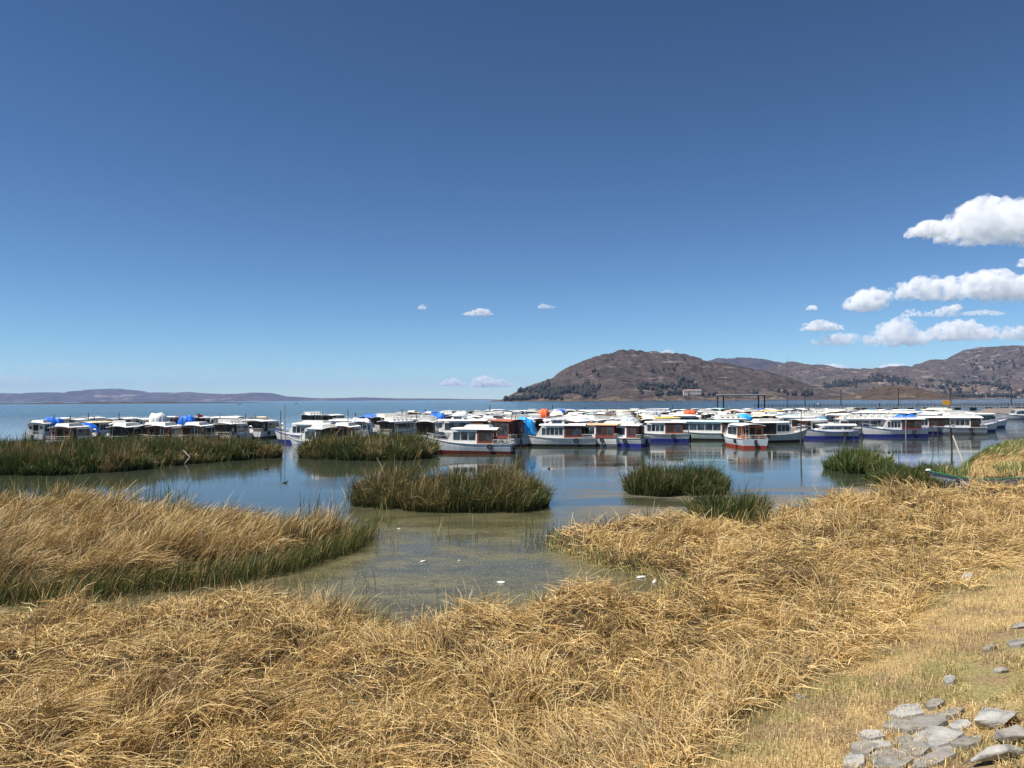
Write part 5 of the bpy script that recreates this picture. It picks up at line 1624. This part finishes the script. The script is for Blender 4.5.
for i, (px, t, b) in enumerate(poles):
    p = W(px, b, 0); q = A(px, t, p[1]); h = q[2]
    mb = MB(); lx, ly = rp.uniform(-.05, .05) * h, rp.uniform(-.05, .05) * h
    r = max(0.045, 0.00085 * (p[1] - 25)) if p[1] > 95 else 0.05
    mb.tube((-lx, -ly, -0.8), (0, 0, h * 0.5), r * 1.1, r, 7); mb.tube((0, 0, h * 0.5), (lx, ly, h), r, r * 0.75, 7)
    o = mb.build('mooring_pole', M_POLE if i % 5 else M_POLE2); o.location = (p[0], p[1], 0)
    sz = 'tall' if h > 3.2 else ('mid height' if h > 2.3 else 'short'); wdn = 'dark' if i % 5 else 'bleached'
    lb = f'{sz} {wdn} mooring pole standing by {landmark(px)}'
    if lb in seen: lb = f'{sz} leaning {wdn} mooring pole by {landmark(px)}'
    if lb in seen: lb = f'{sz} slim {wdn} mooring pole further back by {landmark(px)}'
    seen.add(lb); tag(o, lb, 'pole', 'mooring poles')

# sticks and posts in the near reeds
def stick(name, a, b, r, mat, label, cat):
    mb = MB(); mid = [(a[k] + b[k]) / 2 + random.uniform(-.02, .02) for k in range(3)]
    mb.tube(a, mid, r, r * 0.95, 7); mb.tube(mid, b, r * 0.95, r * 0.8, 7)
    o = mb.build(name, mat); tag(o, label, cat)


p = W(203, 566); q = A(202, 530, p[1]); stick('fence_post', tuple(p - (0, 0, .3)), tuple(q), 0.055, M_POLE2, 'weathered grey post standing in the golden reed bank', 'post')
p = W(201, 459); q = A(200.5, 436, p[1]); stick('stake', tuple(p - (0, 0, .3)), tuple(q), 0.05, M_POLE2, 'pale straight stake against the end of the long reed bed', 'stake')
c = W(183.5, 464); c[2] = -0.05; b = A(190, 457.5, c[1]); a = A(183, 450, c[1])
mb = MB(); mb.tube(a, b, 0.045, n=7); mb.tube(b, c, 0.045, n=7); o = mb.build('broken_pole', M_W2); tag(o, 'bent white broken pole leaning over the water by the long reed bed', 'pole')
a = W(963, 461); b = A(953, 436, a[1] + 3); stick('leaning_pole', tuple(a - (0, 0, .1)), tuple(b), 0.07, M_POLE2, 'long bleached pole leaning at the water edge before the jetty boats', 'pole')
p = W(952, 452); q = A(951.5, 428, p[1]); stick('stake', tuple(p - (0, 0, .3)), tuple(q), 0.06, M_POLE, 'dark upright stake beside the long leaning pole', 'stake')
p = W(772, 460); q = A(772, 451, p[1]); stick('stake', tuple(p - (0, 0, .3)), tuple(q), 0.05, M_W2, 'short white tipped stake standing alone in open water', 'stake')
p = W(801, 462); q = A(801, 425, p[1]); stick('stake', tuple(p - (0, 0, .3)), tuple(q), 0.05, M_POLE, 'thin dark stake in open water before the low launch', 'stake')

# ---- water birds
M_BIRD = paint('bird_feathers', (0.02, 0.02, 0.022), 0.6)
def bird(px, py, label, s=1.0, rz=0.0):
    me = bpy.data.meshes.new('water_bird')
    pts = [(-0.20, 0, 0.10), (-0.12, 0, 0.07), (0.0, 0, 0.06), (0.11, 0, 0.08), (0.16, 0, 0.17), (0.18, 0, 0.22), (0.25, 0, 0.205)]
    me.from_pydata(pts, [(i, i + 1) for i in range(6)], [])
    o = bpy.data.objects.new('water_bird', me); COL.objects.link(o)
    o.modifiers.new('skin', 'SKIN'); o.modifiers.new('smooth', 'SUBSURF').levels = 1
    for i, r in enumerate((.025, .075, .095, .08, .035, .042, .012)): me.skin_vertices[0].data[i].radius = (r, r)
    me.skin_vertices[0].data[2].use_root = True
    me.materials.append(M_BIRD)
    p = W(px, py); o.location = (p[0], p[1], -0.03); o.scale = (s * 0.75,) * 3; o.rotation_euler = (0, 0, rz)
    tag(o, label, 'bird', 'water birds on the channel')
bird(120, 496, 'black water bird, farther of two swimming behind the golden bank', 0.9, 1.9)
bird(120.5, 500, 'black water bird, nearer of two swimming behind the golden bank', 0.9, 1.6)
bird(285, 483, 'black water bird below the gap in the reeds', 1.0, 0.2)
bird(217, 474, 'small dark water bird off the end of the long reed bed', 0.9, 3)
bird(266, 469, 'flat lying dark water bird near the reed tip', 1.2, 0)
bird(549, 469, 'small dark water bird beyond the reed island', 1.0, 1)
bird(889, 453, 'dark water bird off the bright green clump', 1.0, 2)

# ---- litter afloat in the murky water: bottles and cups
M_LIT = paint('white_plastic', (0.82, 0.82, 0.80), 0.35, 0.03)
def bottle(px, py, label, s=1.0, on=None):
    mb = MB(); n = 10
    prof = [(-0.11, 0.0), (-0.11, 0.033), (-0.02, 0.036), (0.05, 0.034), (0.085, 0.014), (0.11, 0.014), (0.11, 0.0)]
    v = []; f = []
    for x, r in prof:
        for k in range(n): t = 2 * math.pi * k / n; v.append((x, r * math.cos(t), r * math.sin(t)))
    for i in range(len(prof) - 1):
        for k in range(n): f.append((i * n + k, i * n + (k + 1) % n, (i + 1) * n + (k + 1) % n, (i + 1) * n + k))
    mb.add(v, f); o = mb.build('plastic_bottle', M_LIT, None, smooth=True)
    p = W(px, py) if on is None else G(px, py); o.location = (p[0], p[1], p[2] + 0.015); o.scale = (s * 1.0,) * 3; o.rotation_euler = (0.1, 0, random.uniform(0, 6))
    tag(o, label, 'bottle', 'plastic litter afloat')
bottle(423, 562, 'white plastic bottle floating left of the murky pool centre'.replace('left of the', 'off the'))
bottle(459, 561, 'small pale plastic scrap floating past the murky pool centre', 0.6)
bottle(501, 583, 'white plastic bottle floating close to the golden mat', 1.1)
bottle(399, 529, 'tiny pale scrap floating behind the reed bank tip', 0.6)
bottle(641, 578, 'pale bottle beached in the inlet of the mat', 1.3)
bottle(655, 582, 'white bottle lying at the inner end of the inlet', 1.4)
bottle(690, 525, 'white bottle by the dark reed clump at the mat edge', 1.2)
bottle(692, 499, 'pinkish pale bottle beyond the dark reed clump', 1.0)
bottle(975, 464, 'white bottle in the reeds above the skiff', 2.2)
bottle(938, 486, 'white plastic piece at the bow of the skiff', 2.4)
bottle(991, 467, 'white scrap on the far side of the skiff', 2.0)
bottle(227, 458, 'white bottle at the foot of the long reed bed', 1.8)
bottle(363, 459, 'white bottle at the foot of the second reed bed', 1.8)

# ---- stones: flagstones of the embankment and loose boulders
import bmesh
from mathutils import Quaternion


def seat(o, px, py, rz, lift):
    g = G(px, py); e = 0.25
    gx = (gh(g[0] + e, g[1]) - gh(g[0] - e, g[1])) / (2 * e); gy = (gh(g[0], g[1] + e) - gh(g[0], g[1] - e)) / (2 * e)
    nv = Vector((-gx, -gy, 1)).normalized()
    o.rotation_mode = 'QUATERNION'
    o.rotation_quaternion = Vector((0, 0, 1)).rotation_difference(nv) @ Quaternion((0, 0, 1), rz)
    o.location = (g[0], g[1], gh(g[0], g[1]) + lift)


def rock(px, py, w, d, h, label, name='boulder', seed=0, rz=0.0, mat=None, sink=0.3, group=None, flat=False):
    """an angular block: hull of a few scattered corners, edges worn, faces roughened"""
    r_ = np.random.default_rng(seed + 1000)
    bm = bmesh.new()
    if flat:
        n = int(r_.integers(5, 8)); off = r_.uniform(0, 6)
        for k in range(n):
            a = off + 2 * math.pi * (k + r_.uniform(-.25, .25)) / n; q = r_.uniform(0.85, 1.2)
            x, y = math.cos(a) * w / 2 * q, math.sin(a) * d / 2 * q
            bm.verts.new((x, y, h / 2 + r_.uniform(-.006, .006))); bm.verts.new((x * 1.04, y * 1.04, -h / 2))
    else:
        for k in range(17):
            p = r_.normal(0, 1, 3); p /= np.linalg.norm(p)
            p[2] = max(p[2], -0.6) * (0.8 if p[2] > 0.5 else 1)
            p *= r_.uniform(0.85, 1.1)
            bm.verts.new((p[0] * w / 2, p[1] * d / 2, p[2] * h / 2))
    r = bmesh.ops.convex_hull(bm, input=bm.verts)
    bmesh.ops.delete(bm, geom=list({g for g in r['geom_interior'] + r['geom_unused'] if isinstance(g, bmesh.types.BMVert)}), context='VERTS')
    bmesh.ops.dissolve_limit(bm, angle_limit=R(14), verts=bm.verts, edges=bm.edges)
    bmesh.ops.bevel(bm, geom=list(bm.edges), offset=min(w, d, h) * (0.05 if flat else 0.07), segments=2, affect='EDGES', profile=0.6)
    bmesh.ops.triangulate(bm, faces=bm.faces)
    bmesh.ops.subdivide_edges(bm, edges=bm.edges, cuts=2, use_grid_fill=True)
    for v in bm.verts:
        k = float(fbm(np.array(v.co.x * 9 + seed), np.array(v.co.y * 9 + v.co.z * 7), seed, 3)) - 0.5
        v.co += v.normal * k * min(w, d) * (0.035 if flat else 0.10)
    me = bpy.data.meshes.new(name); bm.to_mesh(me); bm.free()
    me.materials.append(mat or M_STONE)
    o = bpy.data.objects.new(name, me); COL.objects.link(o)
    seat(o, px, py, rz, h * (0.5 - sink))
    tag(o, label, 'rock', group)
    return o


rock(970, 580, 0.42, 0.36, 0.30, 'pale grey boulder where the tall reeds meet the lawn', seed=3, mat=M_STONE2)
rock(852, 640, 0.30, 0.24, 0.24, 'small grey boulder at the reed edge midway down the lawn', seed=5, mat=M_STONE2)
rock(800, 698, 0.20, 0.18, 0.10, 'low dark stone in the grey straw at the lawn edge', seed=6)
rock(1020, 628, 0.34, 0.26, 0.14, 'flat grey stone on the lawn near the picture edge', seed=7)
rock(1003, 672, 0.30, 0.2, 0.12, 'dark grey stone in a soil patch above the flagstones', seed=8)
rock(995, 724, 0.74, 0.46, 0.26, 'broad pale boulder slab leaning up in the bottom corner', seed=9, rz=0.7, mat=M_STONE2, sink=0.2)
rock(1016, 742, 0.42, 0.34, 0.26, 'rounded grey boulder tucked behind the broad pale slab', seed=10, mat=M_STONE, sink=0.2)
rock(1000, 762, 0.62, 0.26, 0.22, 'long pale boulder lying lowest in the bottom corner', seed=11, rz=0.1, mat=M_STONE2, sink=0.15)
#rock(1022, 700, 0.34, 0.28, 0.24, 'pale stone above the boulders in the corner', seed=12, mat=M_STONE2, sink=0.2)
flag = [(908, 715, .34, .20), (925, 726, .42, .24), (897, 728, .22, .15), (938, 740, .44, .26), (905, 744, .24, .14), (917, 752, .30, .2), (872, 738, .22, .14), (866, 752, .28, .16), (890, 762, .40, .24), (855, 764, .26, .15), (935, 706, .24, .14), (952, 716, .26, .14),
        (962, 728, .24, .14), (945, 758, .3, .16), (968, 745, .24, .14), (880, 748, .2, .12), (930, 765, .3, .18), (1018, 645, .3, .14), (950, 682, .2, .1), (990, 650, .22, .10)]
ADJ = ['broad', 'small', 'narrow', 'chipped', 'square', 'long', 'mossy', 'cracked', 'worn', 'pale', 'dark', 'half buried', 'uneven', 'rounded', 'split', 'wedge shaped', 'smooth', 'tilted', 'dusty', 'rough', 'flat', 'tiny', 'sunken', 'wide', 'oval', 'angular', 'bluish', 'thin']
for i, (px, py, w, d) in enumerate(flag):
    where = 'lowest on the slope' if py > 750 else 'midway down the slope' if py > 715 else 'highest of the paving'
    if i in (9, 10, 6): col = ADJ[i]
    rock(px, py, w * 1.6, d * 1.9 * random.uniform(.8, 1.2), 0.09, f'{ADJ[i]} grey flagstone set in dry grass, {where}', name='flagstone', seed=40 + i, rz=0.75 + random.uniform(-.4, .4), mat=M_STONE if i % 3 else M_STONE2, sink=0.44, group='flagstones on the embankment', flat=True)

# ---- buildings on the far shore
M_WALLC = paint('pale_plaster', (0.62, 0.54, 0.46), 0.8, 0.06, 0.3); M_TIN = paint('tin_roof', (0.34, 0.22, 0.18), 0.6, 0.08, 0.2); M_WALLB = paint('brick_plaster', (0.34, 0.18, 0.12), 0.85, 0.06, 0.3)
def house(px, Y, w, d, h, label, xyz, wall=M_WALLC, n=3, group=None, z=None):
    r = empty('house', (0, 0, 0)); p = A(px, 400, Y)
    zb = z if z is not None else max(surf(xyz, p[0], Y), 0.5) - 1
    mb = MB(); mb.box(-w / 2, w / 2, -d / 2, d / 2, -2, h); mb.build('wall', wall, r)
    mb = MB(); mb.add([(-w / 2 - .5, -d / 2 - .5, h), (w / 2 + .5, -d / 2 - .5, h), (w / 2 + .5, d / 2 + .5, h), (-w / 2 - .5, d / 2 + .5, h), (-w / 2 - .5, 0, h + d * 0.22), (w / 2 + .5, 0, h + d * 0.22)],
                      [(0, 1, 5, 4), (2, 3, 4, 5), (0, 4, 3), (1, 2, 5)]); mb.build('roof', M_TIN, r)
    for k in range(n):
        x = -w / 2 + (k + 0.5) * w / n
        mb = MB(); mb.box(x - w / n * 0.2, x + w / n * 0.2, -d / 2 - 0.06, -d / 2 + 0.03, h * 0.35, h * 0.72); mb.build('window', M_GLASS, r)
    r.location = (p[0], Y, zb); tag(r, label, 'house', group)
house(693, 2105, 44, 14, 9, 'long pale building with many windows at the foot of the round hill', main_xyz, n=9)
house(685.5, 2098, 12, 11, 12, 'pale gable block at the end of the long shore building', main_xyz, n=2)
rh = random.Random(12)
for k in range(52):
    px = rh.uniform(905, 1026); Y = rh.uniform(2420, 2900)
    br = rh.random() > .65
    house(px, Y, rh.uniform(7, 15), rh.uniform(6, 9), rh.uniform(3, 7), ('tiny brick red' if br else 'tiny pale plastered') + ' village house on the far shore under the rugged mountain', right_xyz, M_WALLB if br else M_WALLC, n=2, group='houses of the far shore village')
# ---- small far boats on the open lake
def far_boat(px, py, label, h=1.0):
    r = empty('sailing_skiff', (0, 0, 0)); hull_mesh(7, 2.2, M_W, M_BOT['grey'], r, N=8)
    mb = MB(); mb.box(-1.5, 1.2, -0.8, 0.8, 0.6, 1.9 * h, tx=0.1, ty=0.1); mb.build('cabin', M_W, r)
    mb = MB(); mb.box(-1.2, 0.9, -0.78, 0.78, 1.1, 1.5, ); mb.build('window', M_GLASS, r)
    p = W(px, py); r.location = (p[0], p[1], 0); r.rotation_euler = (0, 0, R(10)); r.name = 'motor_boat'; tag(r, label, 'boat')
far_boat(239, 404.2, 'tiny white boat far out on the open lake', 1.3)
far_boat(106, 404.2, 'tiny distant boat near the long dark reed line', 1.0)
far_boat(296, 403.6, 'tiny far boat out beyond the tall mooring pole', 1.0)
# dark low promontory of reeds far out on the west side
xs = np.linspace(A(-200, 400, 1900)[0], A(300, 400, 1900)[0], 220); v = np.linspace(-1, 1, 5); X, V = np.meshgrid(xs, v)
hh = 4.2 * sstep(0, 300, xs[-1] - X) * (0.4 + fbm(X / 40, V * 0, 3, 3)) * (1 + 0.9 * sstep(300, 0, X - xs[0]))
o = np_mesh('reed_flats', np.stack([X, 1900 + V * 30, (1 - V ** 2) * hh - 0.3], -1), grid_faces(220, 5), foliage_mat('far_reeds', (0.022, 0.02, 0.014), (0.045, 0.034, 0.02)))
tag(o, 'low dark line of reeds far out before the violet hills', None, None, 'stuff')

# ---- a small red pennant over the boats to the west
fl = empty('pennant', (0, 0, 0)); p = A(198, 400, 112)
mb = MB(); mb.tube((0, 0, 0.9), (0, 0, 3.3), 0.04, n=6); mb.build('staff', M_IRON, fl)
mb = MB(); mb.add([(0.05, -0.02, 3.2), (0.05, -0.02, 2.6), (0.55, 0.10, 2.68), (0.95, -0.05, 2.80), (0.05, 0.02, 3.2), (0.05, 0.02, 2.6), (0.55, 0.14, 2.68), (0.95, -0.01, 2.80)], [(0, 1, 2), (0, 2, 3), (6, 5, 4), (7, 6, 4), (0, 4, 5, 1), (1, 5, 6, 2), (2, 6, 7, 3), (3, 7, 4, 0)])
mb.build('cloth', paint('red_cloth', (0.62, 0.03, 0.05), 0.7, 0.05), fl)
fl.location = (p[0], 112, 0); tag(fl, 'small red pennant flying over the boats behind the long reed bed', 'flag')
